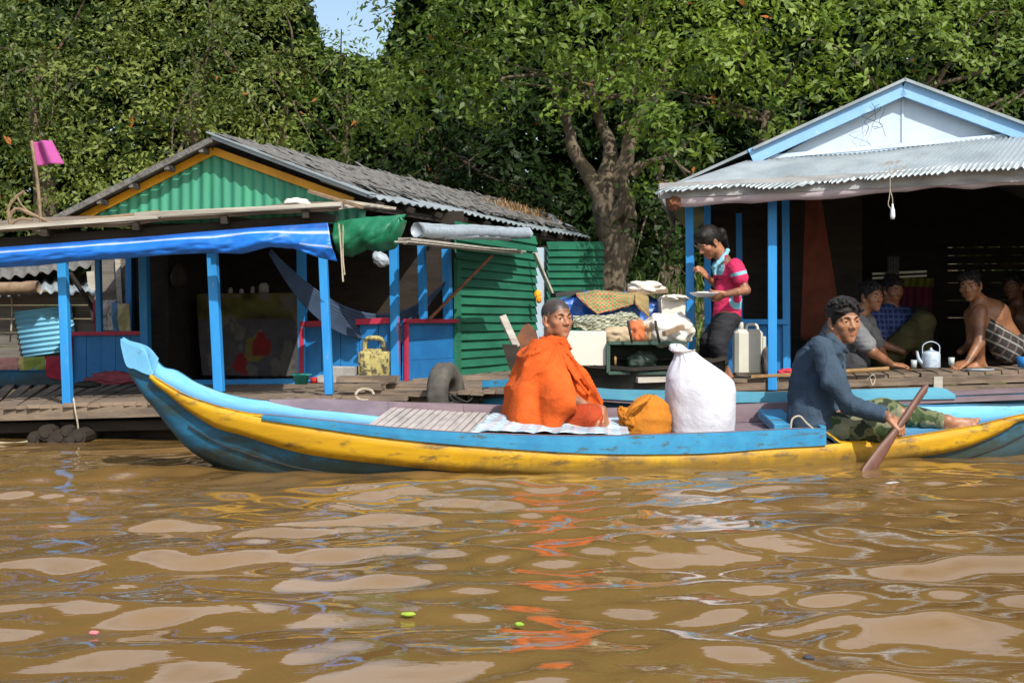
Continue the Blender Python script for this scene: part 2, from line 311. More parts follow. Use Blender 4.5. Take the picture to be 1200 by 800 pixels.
        uvl.data.foreach_set('uv', uv[li].astype(np.float32).ravel())
        for q in (m if isinstance(m, (list, tuple)) else [m]): me.materials.append(M[q] if isinstance(q, str) else q)
        if smooth: me.polygons.foreach_set('use_smooth', [True]*len(me.polygons))
        me.validate(); me.update()
        o = bpy.data.objects.new(name, me); scn.collection.objects.link(o)
        if T is not None:
            if parent is not None: o.parent = parent
            else: o.parent = T.o
        else: o.location = base
        return o
class Thing:
    def __init__(s, name, label, cat, base, group=None):
        s.base = np.asarray(base, float); s.o = bpy.data.objects.new(name, None); scn.collection.objects.link(s.o); s.o.location = s.base
        s.o.empty_display_size = .1; tag(s.o, label, cat, group)
def tag(o, label, cat=None, group=None, kind=None):
    if label: o['label'] = label
    if cat: o['category'] = cat
    if group: o['group'] = group
    if kind: o['kind'] = kind
    return o
def lerp(a, b, t): return np.asarray(a)*(1-t)+np.asarray(b)*t
def quadgrid(a, b, c, d, na, nb):
    """a-b along first axis bottom, d-c its opposite"""
    u = np.linspace(0, 1, na)[:, None, None]; v = np.linspace(0, 1, nb)[None, :, None]
    return (1-u)*(1-v)*a+u*(1-v)*b+u*v*c+(1-u)*v*d
def corr(m, a, b, c, d, waves, amp, nb=3, back=.002, sag=0, rag=0, per=6):
    """corrugated sheet a,b (one edge) -> d,c (other edge); ribs run a->d"""
    na = int(waves*per)+1; G = quadgrid(a, b, c, d, na, nb); N = nrm(np.cross(b-a, d-a)); u = np.linspace(0, 1, na)
    if rag:
        e = nrm(d-a); rr = rag*(fbm(np.stack([u*23, u*0, u*0+3], -1), 3)); rr[1::2] += rag*.1; G[:, 0] += rr[:, None]*e
    G = G+(np.sin(u*waves*2*np.pi)*amp)[:, None, None]*N
    if sag: G = G+ (fbm(np.stack([u*3, u*0, u*0+9], -1), 2)*sag)[:, None, None]*N
    return m.grid(G, back=back)
def rope(m, pts, r, n=6, sub=8):
    pts = np.asarray(pts, float); return m.tube(crs(pts, sub), r, n)
def crs(p, k):
    p = np.asarray(p, float); p = np.vstack([2*p[0]-p[1], p, 2*p[-1]-p[-2]]); o = []
    for i in range(1, len(p)-2):
        for t in np.arange(k)/k:
            a, b, c, d = p[i-1], p[i], p[i+1], p[i+2]
            o.append(.5*((2*b)+(-a+c)*t+(2*a-5*b+4*c-d)*t*t+(-a+3*b-3*c+d)*t**3))
    o.append(p[-2]); return np.array(o)
# ================================================================== THE SETTING
def build_water():
    def axis(lo, hi, s, far, g=1.12):
        a = list(np.arange(lo, hi, s)); st = s; x = a[-1]
        while x < far[1]: st *= g; x += st; a.append(x)
        st = s; x = a[0]; b = []
        while x > far[0]: st *= g; x -= st; b.append(x)
        return np.array(b[::-1]+a)
    X = axis(-4.2, 4.2, .022, (-90, 90)); Y = axis(1.7, 8.6, .016, (-60, 60)); XX, YY = np.meshgrid(X, Y, indexing='ij')
    r = np.random.default_rng(11); Z = np.zeros_like(XX)
    wx = XX+.16*fbm(np.stack([XX*.9, YY*1.1, XX*0], -1), 2); wy = YY+.14*fbm(np.stack([XX*.8, YY*1.2, XX*0+5], -1), 2)
    for L, n, a in ((1.7, 5, .0070), (.95, 7, .0066), (.52, 9, .0062), (.30, 12, .0040), (.17, 14, .0015)):
        for _ in range(n):
            l = L*r.uniform(.75, 1.3); th = np.pi/2+r.normal(0, .42 if L > .3 else .7); k = 2*np.pi/l
            ph = r.uniform(0, 6.28); Z += a*r.uniform(.5, 1.2)/math.sqrt(n/3)*np.sin(k*(wx*np.cos(th)+wy*np.sin(th))+ph)
    Z = Z*(1+.55*fbm(np.stack([XX*.7, YY*.9, XX*0+2], -1), 2))
    cut = lambda t, a, b: np.clip((b-t)/(b-a), 0, 1)
    Z *= cut(np.abs(XX), 6, 14)*cut(YY, 10, 18)*cut(-YY, -1.2, 2)*(.55+.45*cut(YY, 5.2, 8))
    m = MB(); m.grid(np.stack([XX, YY, Z], -1)); o = m.build('water', 'water', smooth=True, loc=(0, 0, 0)); tag(o, 'muddy brown river water with soft ripples', kind='structure')
build_water()
def build_bank():
    X = np.concatenate([np.arange(-60, -14, 3), np.arange(-14, 14, .3), np.arange(14, 61, 3)]); Y = np.concatenate([np.arange(13.6, 26, .3), np.arange(26, 130, 4)])
    XX, YY = np.meshgrid(X, Y, indexing='ij'); t = np.clip((YY-14.6)/4.5, 0, 1); Z = -.5+1.75*t*t*(3-2*t)+.012*np.maximum(YY-18, 0)+.13*fbm(np.stack([XX*.6, YY*.6, XX*0], -1), 4)
    m = MB(); m.grid(np.stack([XX, YY, Z], -1)); o = m.build('river_bank', 'mud', smooth=True, loc=(0, 0, 0)); tag(o, 'earthy river bank under the trees', kind='structure')
build_bank()
bankz = lambda x, y: -.5+1.75*(lambda t: t*t*(3-2*t))(min(1, max(0, (y-14.6)/4.5)))+.012*max(y-18, 0)

# ================================================================== LEFT FLOATING HOUSE
row1 = Plane((386-600)/FPX*8.0, 8.0, 1, -.10)       # outer porch posts
deckf = row1.off(-.10)                               # front edge of the deck (towards the camera)
row2 = Plane(-.90, 10.2, 1, -.20)                    # front wall
side = Plane(-.90, 10.2, .33, 1)                     # right side wall
TH = Thing('floating_house', 'green and blue floating house with shingled gable roof, left of the orange robed man', 'house', row2.at(300, 447))
def pb(name, m, mat, smooth=False, parent=None, T=None): return m.build(name, mat, T or TH, smooth, parent)
# deck -----------------------------------------------------------------
fl, fr = deckf.at(-60, 476), deckf.at(596, 455)
bl, br = row2.off(.5).at(-60, 449), side.at(690, 425)
m = MB(); nb = 46
for i in range(nb):
    t0, t1 = i/nb, (i+1)/nb; a = lerp(fl, fr, (t0+t1)/2); b = lerp(bl, side.at(475, 446) if 0 else lerp(bl, br, 1), (t0+t1)/2) if 0 else lerp(bl, br, (t0+t1)/2)
    a = a+A(0, -rng.random()*.05, 0); m.beam(a-A(0, 0, .014+rng.random()*.008), b-A(0, 0, .014), np.linalg.norm(fr-fl)/nb*1.0, .024, jit=.004)
pb('deck_boards', m, 'greydeck')
m = MB(); dn = A(0, 0, -1)
a, b = deckf.at(-60, 483), deckf.at(395, 470); m.beam(a+dn*.02, b+dn*.02, .05, .085, col=None, jit=.006); pb('deck_edge_beam', m, 'greydeck')
m = MB()
for k, (z, y) in enumerate(((.13, .1), (.10, .7), (.10, 1.5))):
    m.beam(fl+A(0, y, -z-.02), lerp(fl, fr, .93)+A(0, y, -z-.05), .07, .06, jit=.006)
for i in range(9):
    t = i/8.5; m.beam(lerp(fl, fr, t)+A(0, .02, -.075), lerp(bl, br, t)+A(0, 0, -.075), .05, .06, jit=.004)
pb('deck_joists', m, 'darkwood')
m = MB()
for i in range(8):
    t = i/7.3; c0 = lerp(fl, fr, t)+A(0, .35, 0); c0[2] = .02; m = MB(); m.tube([c0+A(-.28, 0, 0), c0, c0+A(.28, 0, 0)], [.11, .125, .11], 10); pb('float', m, 'darkwood', True); c1 = c0+A(0, 1.2, 0); m = MB(); m.tube([c1+A(-.3, 0, 0), c1+A(.3, 0, 0)], .12, 10); pb('float', m, 'darkwood', True)
# porch posts ------------------------------------------------------------
def post(px0, y0, px1, y1, pl, w, T=None, mat='post'):
    m = MB(); m.post(pl.at(px0, y0), pl.at(px1, y1), w, w, (*pl.t, 0)); return m.build('post', mat, T or TH)
post(73, 296, 80, 481, row1.off(-.06), .055); post(248, 280, 257, 459, row1, .060); post(377, 270, 386, 462, row1, .050)
post(152, 285, 153, 392, row2.off(.9), .06); post(168, 275, 172, 449, row2, .07); post(353, 270, 355, 447, row2, .065); post(115, 300, 117, 390, row2, .045)
post(461, 262, 464, 452, row2.off(-.02), .065); post(494, 285, 496, 374, side, .06); post(523, 292, 525, 374, side, .07)
def panelwall(pl, x0, x1, yt0, yt1, yb0, yb1, nb, frame=('l', 't', 'r'), horiz=False, T=None, mat='panel', trim='pink', tw=6):
    """low boarded wall with a coloured frame"""
    g = pl.off(.0); N = g.N; w = MB()
    for i in range(nb):
        if horiz:
            a0, a1 = i/nb, (i+.985)/nb; q = [g.at(x0, yt0+(yb0-yt0)*a1), g.at(x1, yt1+(yb1-yt1)*a1), g.at(x1, yt1+(yb1-yt1)*a0), g.at(x0, yt0+(yb0-yt0)*a0)]
        else:
            a0, a1 = i/nb, (i+.97)/nb; xa, xb = x0+(x1-x0)*a0, x0+(x1-x0)*a1; L = lambda x, u, v: u+(v-u)*(x-x0)/(x1-x0)
            q = [g.at(xa, L(xa, yb0, yb1)), g.at(xb, L(xb, yb0, yb1)), g.at(xb, L(xb, yt0, yt1)), g.at(xa, L(xa, yt0, yt1))]
        w.poly([p+N*(rng.random()*.006) for p in q], N, .018)
    o = pb('low_wall', w, mat, T=T); s = np.sign(-(N[1])) or -1; f = MB(); e = N*(-.018)
    if 't' in frame: f.beam(g.at(x0-tw/3, yt0)+e, g.at(x1+tw/3, yt1)+e, .03, tw*.0067, (0, 0, 1))
    if 'l' in frame: f.beam(g.at(x0, yb0)+e, g.at(x0, yt0+tw*.55)+e, tw*.0062, .03, (*g.N[:2], 0.001))
    if 'r' in frame: f.beam(g.at(x1, yb1)+e, g.at(x1, yt1+tw*.55)+e, tw*.0062, .03, (*g.N[:2], 0.001))
    if f.n: pb('frame', f, trim, parent=o, T=T)
    return o
panelwall(row2, 84, 170, 391, 390, 449, 449, 5, ('t', 'r', 'l'), tw=5)
panelwall(row2, 355, 466, 380, 375, 447, 447, 5, ('l', 't', 'r'), tw=7)
panelwall(side, 474, 532, 376, 376, 446, 441, 3, ('l', 't'), horiz=True, tw=5)
m = MB(); m.beam(row2.at(176, 449), row2.at(350, 447), .06, .05); pb('door_sill', m, 'post')
# green boarded side wall: lapped horizontal boards
def laps(m, pl, x0, x1, top, bot, n, out=-.03):
    """top/bot: functions of px giving py"""
    N = pl.N
    for i in range(n):
        r0, r1 = (i+.02)/n, (i+1.12)/n; row = []
        xs = np.linspace(x0, x1, 12)
        lo = np.array([pl.at(x, top(x)+(bot(x)-top(x))*min(r1, 1)) for x in xs]); hi = np.array([pl.at(x, top(x)+(bot(x)-top(x))*r0) for x in xs])
        w = fbm(np.stack([xs*.03, xs*0+i, xs*0], -1), 2)[:, None]*.006
        G = np.stack([lo+N*(out+w), hi+N*(out*.15)], 1); m.grid(G, back=.012)
eave = lambda x: 226+.187*(x-400)
m = MB(); laps(m, side, 533, 627, lambda x: eave(x)+8, lambda x: 440-(x-533)*.10, 17); pb('side_wall', m, 'green')
m = MB(); laps(m, side.off(-.02), 641, 706, lambda x: 283, lambda x: 341, 7); laps(m, side.off(-.02), 641, 706, lambda x: 341, lambda x: 425, 9); pb('rear_side_wall', m, 'green')
m = MB(); m.poly([side.at(532, 305), side.at(537, 305), side.at(537, 441), side.at(532, 441)], side.N*-1, .03); pb('corner_trim', m, 'green')
# inner walls, back and left; near-black colour deepens the room's shade
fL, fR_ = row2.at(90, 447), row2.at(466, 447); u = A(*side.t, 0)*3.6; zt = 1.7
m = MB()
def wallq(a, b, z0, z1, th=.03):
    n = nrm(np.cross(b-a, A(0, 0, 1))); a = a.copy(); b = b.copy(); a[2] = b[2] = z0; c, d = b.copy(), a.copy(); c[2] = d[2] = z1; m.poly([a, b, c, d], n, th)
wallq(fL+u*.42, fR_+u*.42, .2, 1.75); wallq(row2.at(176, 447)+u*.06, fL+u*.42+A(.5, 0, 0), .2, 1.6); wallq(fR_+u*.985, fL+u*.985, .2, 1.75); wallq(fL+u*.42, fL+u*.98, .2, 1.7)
wallq(row2.off(.95).at(155, 447), row2.off(.95).at(200, 447), .2, 1.7); pb('inner_wall', m, 'darkwood')  # first panel: dark sheet added where the gap between posts is shaded
# gable, yellow trims --------------------------------------------------------
gab = row2.off(-.10)
m = MB(); xs = np.linspace(96, 428, 260); top = np.where(xs < 250, 255+(176-255)*(xs-96)/154, 176+(238-176)*(xs-250)/178)+3
lo = np.array([gab.at(x, 262) for x in xs]); hi = np.array([gab.at(x, min(y, 261)) for x, y in zip(xs, top)])
wv = (np.sin(np.arange(260)*2*np.pi/9.5)*.009)[:, None]*gab.N
m.grid(np.stack([lo+wv, hi+wv], 1), back=.003); pb('gable', m, 'greenmetal')
m = MB(); f2 = gab.off(-.022)
m.beam(f2.at(92, 257), f2.at(250, 177), .025, .062, (0, 0, 1)); m.beam(f2.at(250, 177)+A(0, 0, .002), f2.at(414, 236), .026, .062, (0, 0, 1)); pb('gable_trim', m, 'yellow')
# main roof ------------------------------------------------------------------
rf = row2.off(-.24); Aa = rf.at(250, 163); rp = Plane(Aa[0], Aa[1], *side.t); Bb = rp.at(606, 243)
Cc = rf.at(432, 233); ep = Plane(Cc[0], Cc[1], *side.t); Dd = ep.at(693, 281); Ll = rf.at(62, 258); lp = Plane(Ll[0], Ll[1], *side.t); Ld = Ll+(Dd-Cc)
m = MB(); n1 = 46; NN = nrm(np.cross(Cc-Aa, Bb-Aa)); NN = NN if NN[2] > 0 else -NN
G = quadgrid(Aa, Bb, lerp(Bb, Dd, .80), lerp(Aa, Cc, .80), 90, 40); 
G = G+NN*(.02+.018*fbm(np.stack(np.meshgrid(np.arange(90)*.5, np.arange(40)*.33, [0.], indexing='ij'), -1)[:, :, 0], 3))[..., None]
m.grid(G, back=.03, flip=True); 
for _ in range(900):
    s_, t_ = rng.random(), rng.random()**.8; p = lerp(lerp(Aa, Bb, s_), lerp(lerp(Aa, Cc, .82), lerp(Bb, Dd, .82), s_), t_)+NN*(.045+.02*rng.random())
    d1 = nrm(Cc-Aa+A(*(rng.random(3)-.5))*.5)*rng.uniform(.05, .14); d2 = nrm(Bb-Aa)*rng.uniform(.02, .05); m.add([p-d1-d2, p-d1+d2, p+d1+d2-NN*.02, p+d1-d2-NN*.02], [(0, 1, 2, 3)])
pb('roof_shingles', m, 'thatch', True)
m = MB(); corr(m, lerp(Aa, Cc, .70), lerp(Bb, Dd, .70), Dd+A(0, 0, .015), Cc+A(0, 0, .015), 40, .012, sag=.02, rag=.05)
corr(m, lerp(Bb, Dd, .40)+A(0, 0, .08), lerp(Bb, Dd, .8)+A(0, 0, .05), lerp(Bb, Dd, .78)-u*.12+A(0, 0, .06), lerp(Bb, Dd, .42)-u*.14+A(0, 0, .09), 5, .02, sag=.03)
pb('roof_sheet', m, 'zinc', True)
m = MB(); m.beam(Aa+A(0, -.03, .01), Cc+A(0, -.03, .02), .05, .03); m.beam(lerp(Aa, Cc, -.02)+A(0, 0, .04), lerp(Aa, Cc, 1.03)+A(.0, 0, .045), .16, .012, NN)
pb('rake_flashing', m, 'zinc')
m = MB(); G = quadgrid(Ll, Ld, Bb, Aa, 30, 20); m.grid(G, back=.03); 
for t in (.1, .3, .5, .72, .93): m.beam(lerp(Ll, Aa, t)+A(0, -.04, -.045), lerp(Ll, Aa, t)+A(.1, .6, -.045), .035, .04)
m.beam(Ll+A(0, -.04, -.01), Aa+A(0, -.04, -.01), .03, .045); pb('roof_left_slope', m, 'thatch')
m = MB()
for t in np.linspace(.03, .97, 11): p = lerp(Cc, Dd, t); m.beam(p+A(.03, 0, -.04), lerp(p, lerp(Aa, Bb, t), .5)+A(0, 0, -.06), .035, .045)
m.beam(Cc+A(-.08, 0, -.055), Dd+A(-.08, 0, -.055), .03, .05); pb('rafters', m, 'darkwood')
# straw and litter on the roof
m = MB()
for _ in range(700):
    a = rng.normal(0, .09); b = rng.normal(0, .22); p = lerp(lerp(Aa, Bb, .83+b*.35), lerp(Cc, Dd, .83+b*.35), .42+a*1.1)+NN*(.05+abs(rng.normal(0, .03)))
    d = nrm(rng.normal(0, 1, 3))*.05; q = nrm(np.cross(d, A(0, 0, 1)))*.003; m.add([p-d-q, p-d+q, p+d+q, p+d-q], [(0, 1, 2, 3)])
tag(m.build('straw', 'straw'), 'dry brown straw litter scattered on the rear of the shingled roof', kind='stuff')
# porch roof -------------------------------------------------------------------
pf = row1.off(-.22)
pa, pb_ = pf.at(-70, 275), pf.at(397, 242); ga, gb = gab.at(-70, 262), gab.at(398, 236)
m = MB(); G = quadgrid(pa, pb_, gb, ga, 60, 8); G[..., 2] += (fbm(np.stack(np.meshgrid(np.arange(60)*.15, np.arange(8)*.3, [0.], indexing='ij'), -1)[:, :, 0], 2)*.015); m.grid(G, back=.02)
pb('porch_roof', m, 'greydeck')
m = MB(); m.beam(pa+A(0, -.02, .01), lerp(pa, pb_, .56)+A(0, -.02, .012), .05, .03, jit=.01); m.beam(lerp(pa, pb_, .5)+A(0, -.025, .03), pb_+A(.02, -.03, .01), .05, .028, jit=.01); pb('porch_edge_board', m, 'palewood')
m = MB()
for t in (.04, .27, .50, .72, .92): p = lerp(pa, pb_, t); m.beam(p+A(0, -.03, -.035), p+A(.05, .9, .01), .04, .05)
m.beam(pa+A(0, .1, -.075), pb_+A(-.1, .1, -.075), .05, .07); m.beam(row2.at(90, 283), row2.at(466, 268), .06, .07); pb('porch_joists', m, 'darkwood')
# bits of loose timber on the porch roof edge
for nm, a, b, w, lab in (('loose_board', (100, 258, .0), (186, 248, .2), .05, 'weathered grey board lying on the porch roof below the green gable'), ('loose_stick', (362, 224, .2), (425, 243, .1), .025, 'thin bare stick poking off the porch roof corner')):
    m = MB(); p0, p1 = pf.off(a[2]).at(a[0], a[1]), pf.off(b[2]).at(b[0], b[1]); m.beam(p0, p1, w, .018, jit=.004); tag(m.build(nm, 'stick'), lab, 'board' if w > .04 else 'stick')
m = MB()
for k in range(5): m.beam(pf.off(.1+.02*k).at(380+k*4, 247-k*3), pf.off(.3+.05*k).at(432+k*7, 240+k*1.2), .07, .012, jit=.008)
tag(m.build('scrap_boards', 'palewood'), 'loose pile of pale scrap boards at the corner where porch roof meets main roof', 'boards')
m = MB(); c = pf.off(.15).at(348, 239); m.blob(c, (.085, .07, .035), .3, 3, flat=-.1); tag(m.build('cloth_scrap', 'foam', smooth=True), 'small crumpled cream scrap on the porch roof edge in front of the green gable', 'scrap')
# striped blue tarp ----------------------------------------------------------------
def drape(top, bot, pl, nx, nv, colf, amp=.03, fr=5, name='t', back=.004, seed=0, lean=0):
    """cloth hanging between two polylines traced on plane pl; folds in depth"""
    tx = np.array([t[0] for t in top]); ty = np.array([t[1] for t in top]); bx = np.array([t[0] for t in bot]); by = np.array([t[1] for t in bot])
    s = np.linspace(0, 1, nx); G = np.zeros((nx, nv, 3)); C = np.zeros((nx, nv, 3)); N = pl.N
    for i, q in enumerate(s):
        X0 = np.interp(q, np.linspace(0, 1, len(tx)), tx); Y0 = np.interp(q, np.linspace(0, 1, len(ty)), ty); X1 = np.interp(q, np.linspace(0, 1, len(bx)), bx); Y1 = np.interp(q, np.linspace(0, 1, len(by)), by)
        a, b = pl.at(X0, Y0), pl.at(X1, Y1)
        for j in range(nv):
            v = j/(nv-1); G[i, j] = lerp(a, b, v); C[i, j] = colf(q, v)
    uu, vv = np.meshgrid(s, np.linspace(0, 1, nv), indexing='ij')
    L = np.linalg.norm(G[-1, 0]-G[0, 0])
    D = fbm(np.stack([uu*L*fr+vv*1.5, vv*1.3, uu*0+seed], -1), 3)*amp*2.2+np.sin(vv*np.pi)*lean+.5*amp*fbm(np.stack([uu*L*fr*3+vv*4, vv*5, uu*0+seed+4], -1), 2)
    G = G-N*(D*(.25+.75*vv))[..., None]
    m = MB(); m.grid(G, C, back=back); return m
BL, WH = (.012, .16, .62), (.40, .48, .58)
def tcol(q, v):
    if .20 < v < .31: return WH
    if q > .86 and (.62 < v < .68 or .8 < v < .84): return WH
    return BL if v > .12 else (.01, .09, .38)
m = drape([(-70, 295), (60, 286), (200, 275), (300, 267), (384, 261)], [(-70, 316), (40, 311), (95, 305), (150, 302), (200, 298), (245, 296), (285, 297), (318, 289), (345, 291), (372, 301), (394, 306)], row1.off(-.27), 200, 26, tcol, .028, 3.5, lean=.05)
tag(m.build('tarp', 'tarp', smooth=True), 'bright blue tarpaulin with white stripe hanging along the porch eave', 'tarpaulin')
# green tarp bundle + rolled grey sheet + propped boards
m = drape([(392, 262), (430, 256), (476, 254)], [(398, 296), (410, 299), (430, 290), (447, 293), (462, 289), (474, 258)], row2.off(-.55), 60, 24, lambda q, v: (1, 1, 1), .05, 5, lean=.12, back=.02)
tag(m.build('green_tarp', 'greentarp', smooth=True), 'crumpled green tarpaulin bundled under the roof corner beside the blue tarp', 'tarpaulin')
m = MB()
rope(m, [row1.at(397, 262), row1.at(399, 285), row1.at(401, 315), row1.at(402, 330)], .006, 5); rope(m, [row1.at(402, 262), row1.at(402, 300), row1.at(404, 322)], .004, 5)
tag(m.build('frayed_rope', 'rope'), 'frayed pale rope dangling between the blue tarp and the green tarp', 'rope')
m = MB(); m.blob(row2.off(-.6).at(446, 304), (.07, .05, .05), .3, 3, ax=np.array([[.8, 0, -.6], [0, 1, 0], [.6, 0, .8]])); tag(m.build('plastic_bag', 'greysheet', smooth=True), 'small crumpled pale plastic bag tucked beneath the green tarpaulin bundle', 'bag')
sp_ = side.off(-.28)
m = MB(); pts = [sp_.at(x, y) for x, y in ((488, 270), (520, 272), (560, 272), (596, 274), (619, 274))]; m.tube(crs(pts, 6), .05, 12, rough=.22); m.tube(crs([p+A(0, -.02, -.035) for p in pts[1:4]], 6), .03, 9, rough=.35); m.tube(crs([p+A(0, 0, .035) for p in pts], 6), .03, 9, rough=.35)
tag(m.build('rolled_sheet', 'greysheet', smooth=True), 'long grey rolled plastic sheet tied under the side eave above the windows', 'rolled sheet')
m = MB(); sp2 = side.off(-.5)
for k, (x0, y0, x1, y1) in enumerate(((470, 283, 606, 297), (474, 280, 560, 290), (480, 285, 600, 293), (500, 283, 611, 295))):
    m.beam(sp2.off(.13*k).at(x0, y0), sp2.off(.13*k).at(x1, y1), .10, .014, jit=.008)
tag(m.build('awning_board', 'palewood'), 'splintered grey boards laid as a small awning over the side window', 'board')
m = MB(); m.beam(side.off(-.5).at(577, 299), side.off(-.06).at(503, 374), .03, .022, jit=.003); tag(m.build('prop_stick', 'rust'), 'slanting reddish wooden prop holding up the small side awning', 'stick')
m = MB(); m.beam(Aa*0+side.off(-.1).at(626, 296), side.off(-.25).at(648, 347), .06, .02); tag(m.build('leaning_plank', 'palewood'), 'grey plank leaning against the gap in the green side wall', 'plank')
m = MB(); m.poly([side.off(.03).at(x, y) for x, y in ((624, 400), (641, 400), (641, 290), (626, 290))], side.N, .02); pb('pale_door_jamb', m, 'gablewhite')
m = MB(); c = side.off(-.14).at(630, 345); m.blob(c, (.035, .03, .045), .3, 4, col=(.85, .38, .02)); m.blob(c+A(.012, -.01, -.05), (.03, .03, .04), .3, 4, col=(.85, .30, .02)); tag(m.build('orange_flower', 'vc', smooth=True), 'bunch of orange flowers hanging at the gap in the green wall', 'flowers')
# hammock
def strip(pa_, pb2, w, sag, n=26, across=(0, 0, 1), col=(1, 1, 1)):
    t = np.linspace(0, 1, n)[:, None]; C = lerp(pa_, pb2, t)-A(0, 0, 1)*(4*sag*t*(1-t)); W = (w*np.sin(np.pi*np.clip(t, .02, .98))**.6); v = np.linspace(-.5, .5, 9)
    G = C[:, None]+W[:, None]*v[None, :, None]*A(*across)-A(0, 0, 1)*(.12*(1-4*v[None, :, None]**2))*W[:, None]*1.4
    return G
m = MB(); h0, h1 = row2.off(-.9).at(316, 294), row2.off(1.0).at(521, 332); G = strip(h0, h1, .27, .46, across=(.25, .6, .75)); m.grid(G, back=.004)
M['hammock'] = patt('striped_hammock', ((.012, .03, .07), (.035, .06, .10)), (20, 12), 'stripe')
tag(m.build('hammock', 'hammock', smooth=True), 'blue striped hammock slung across the porch inside the left house', 'hammock')
# things inside the left house
TB = Thing('side_table', 'table hidden under a flowered cloth in the dark room of the left house', 'table', row2.off(.55).at(290, 443))
tpl = row2.off(.55)
m = MB(); m.poly([tpl.at(x, y) for x, y in ((232, 346), (350, 344), (350, 350), (232, 352))], tpl.N, .5); m.build('tabletop', 'darkwood', TB)
for x in (240, 344): m = MB(); m.post(tpl.off(.3).at(x, 348), tpl.off(.3).at(x, 440), .04); m.build('leg', 'darkwood', TB)
def fcol(q, v):  # cloth colours dimmed to carry the darkness of the room
    p = A(q*6, v*5, 0); 
    f = fbm(p[None]*1.3, 3)[0]; base = A(.07, .065, .075)
    q = q+.04*vnoise(A(q*9, v*9, 3)); v0 = v; v = v+.05*vnoise(A(q*8, v*8, 8))
    if v0 < .32: base = A(.09, .085, .02)*(1+f)
    if (q-.62)**2*2.2+(v-.62)**2 < .022: base = A(.20, .012, .015)
    elif (q-.42)**2*2.2+(v-.86)**2 < .014: base = A(.20, .012, .015)
    elif (q-.55)**2*2.2+(v-.66)**2 < .03: base = A(.15, .12, .03)
    elif f > .25: base = A(.12, .11, .10)
    return base
m = drape([(230, 344), (350, 343)], [(236, 440), (350, 441)], tpl.off(-.02), 90, 60, fcol, .02, 5, lean=0); tag(m.build('tablecloth', 'vc', smooth=True), 'flowered tablecloth with red roses hanging over the dark table', 'tablecloth')
for i, (x, h, r, mt, lab) in enumerate(((270, .06, .022, 'fascia', 'small grey jar standing on the table near its left end'), (283, .05, .02, 'fascia', 'short grey cup standing beside the small jar'), (296, .07, .018, 'fascia', 'slim grey bottle standing in the middle of the table'), (309, .10, .045, 'block', 'largest grey tin on the dark table'))):
    m = MB(); c = tpl.off(.1).at(x, 345); m.lathe(c, [(0, 0), (r, 0), (r, h*.7), (r*.8, h*.85), (r*.6, h), (0, h)], 14); tag(m.build(('jar', 'cup', 'bottle', 'tin')[i], mt, smooth=True), lab, ('jar', 'cup', 'bottle', 'tin')[i])
m = MB(); m.lathe(tpl.off(-.4).at(210, 322), [(0, -.11), (.05, -.09), (.07, -.02), (.05, .05), (.02, .09), (0, .1)], 16, ns=.15); tag(m.build('hanging_bundle', 'darkwood', smooth=True), 'grey bundle hanging in the dark doorway of the left house', 'bundle')
# things on the porch
def jerry():
    pl = row1.off(.55); c = pl.at(438, 433); b = c*1; b[2] = pl.at(438, 446)[2]; T = Thing('jerry_can', 'dirty yellow metal can with a pierced handle in front of the blue low wall', 'can', b)
    M['canyellow'] = surf('dirty_yellow_paint', (.42, .36, .13), (.26, .21, .07), .6, 9, wear=(.06, .05, .03), wlo=.48, whi=.58, wscale=22, bump=.4)
    m = MB(); m.box(b+A(.005, 0, .10), .10, .07, .10, jit=.012, bev=.2); m.build('body', 'canyellow', T)
    m = MB(); m.box(b+A(.005, -.068, .09), .075, .008, .06, jit=.003); m.build('label_plate', 'canyellow', T)
    m = MB(); z = .195; m.tube(crs([b+A(-.06, 0, z), b+A(-.055, 0, z+.075), b+A(0, 0, z+.09), b+A(.055, 0, z+.075), b+A(.06, 0, z)], 5), .016, 8); m.box(b+A(0, 0, z+.006), .07, .04, .012); m.build('handle', 'canyellow', T)
    m = MB(); m.lathe(b+A(.07, -.02, z), [(0, 0), (.025, 0), (.025, .03), (0, .03)], 12); m.build('cap', 'black', T)
jerry()
for nm, x0, x1, y0, y1, lab in (('concrete_block', 374, 421, 440, 448, 'long grey block lying under another by the blue low wall'), ('concrete_block', 388, 418, 429, 439, 'shorter grey block resting on the longer one by the yellow can')):
    pl = row1.off(.5); a, b = pl.at(x0, (y0+y1)/2), pl.at(x1, (y0+y1)/2); m = MB(); m.beam(a, b, .10, (y1-y0)/FPX*8.5, jit=.008); tag(m.build(nm, 'block'), lab, 'block')
m = MB(); c = row1.off(.5).at(353, 450); m.lathe(c, [(0, 0), (.04, 0), (.055, .055), (.07, .06), (.07, .068), (.052, .066), (.036, .01), (0, .01)], 24); tag(m.build('bowl', 'teal', smooth=True), 'teal plastic bowl on the porch floor', 'bowl')
m = MB(); c = row1.off(.5).at(371, 449); m.lathe(c, [(0, 0), (.035, 0), (.04, .03), (.03, .04), (0, .04)], 16, sq=(1.1, .8)); tag(m.build('red_dish', 'red', smooth=True), 'small red plastic dish beside the teal bowl', 'dish')
m = MB(); c = row1.off(1.1).at(136, 449); m.blob(c+A(0, 0, .02), (.22, .12, .06), .5, 4, flat=-.3, col=(.24, .05, .07)); tag(m.build('red_cloth_heap', 'vc', smooth=True), 'crumpled dark red cloth on the floor before the left low wall', 'cloth')
m = MB(); c = row1.off(1.0).at(103, 452); m.blob(c+A(0, 0, .01), (.10, .06, .025), .2, 4); tag(m.build('black_pan', 'black', smooth=True), 'flat black pan lying on the floor beside the red cloth', 'pan')
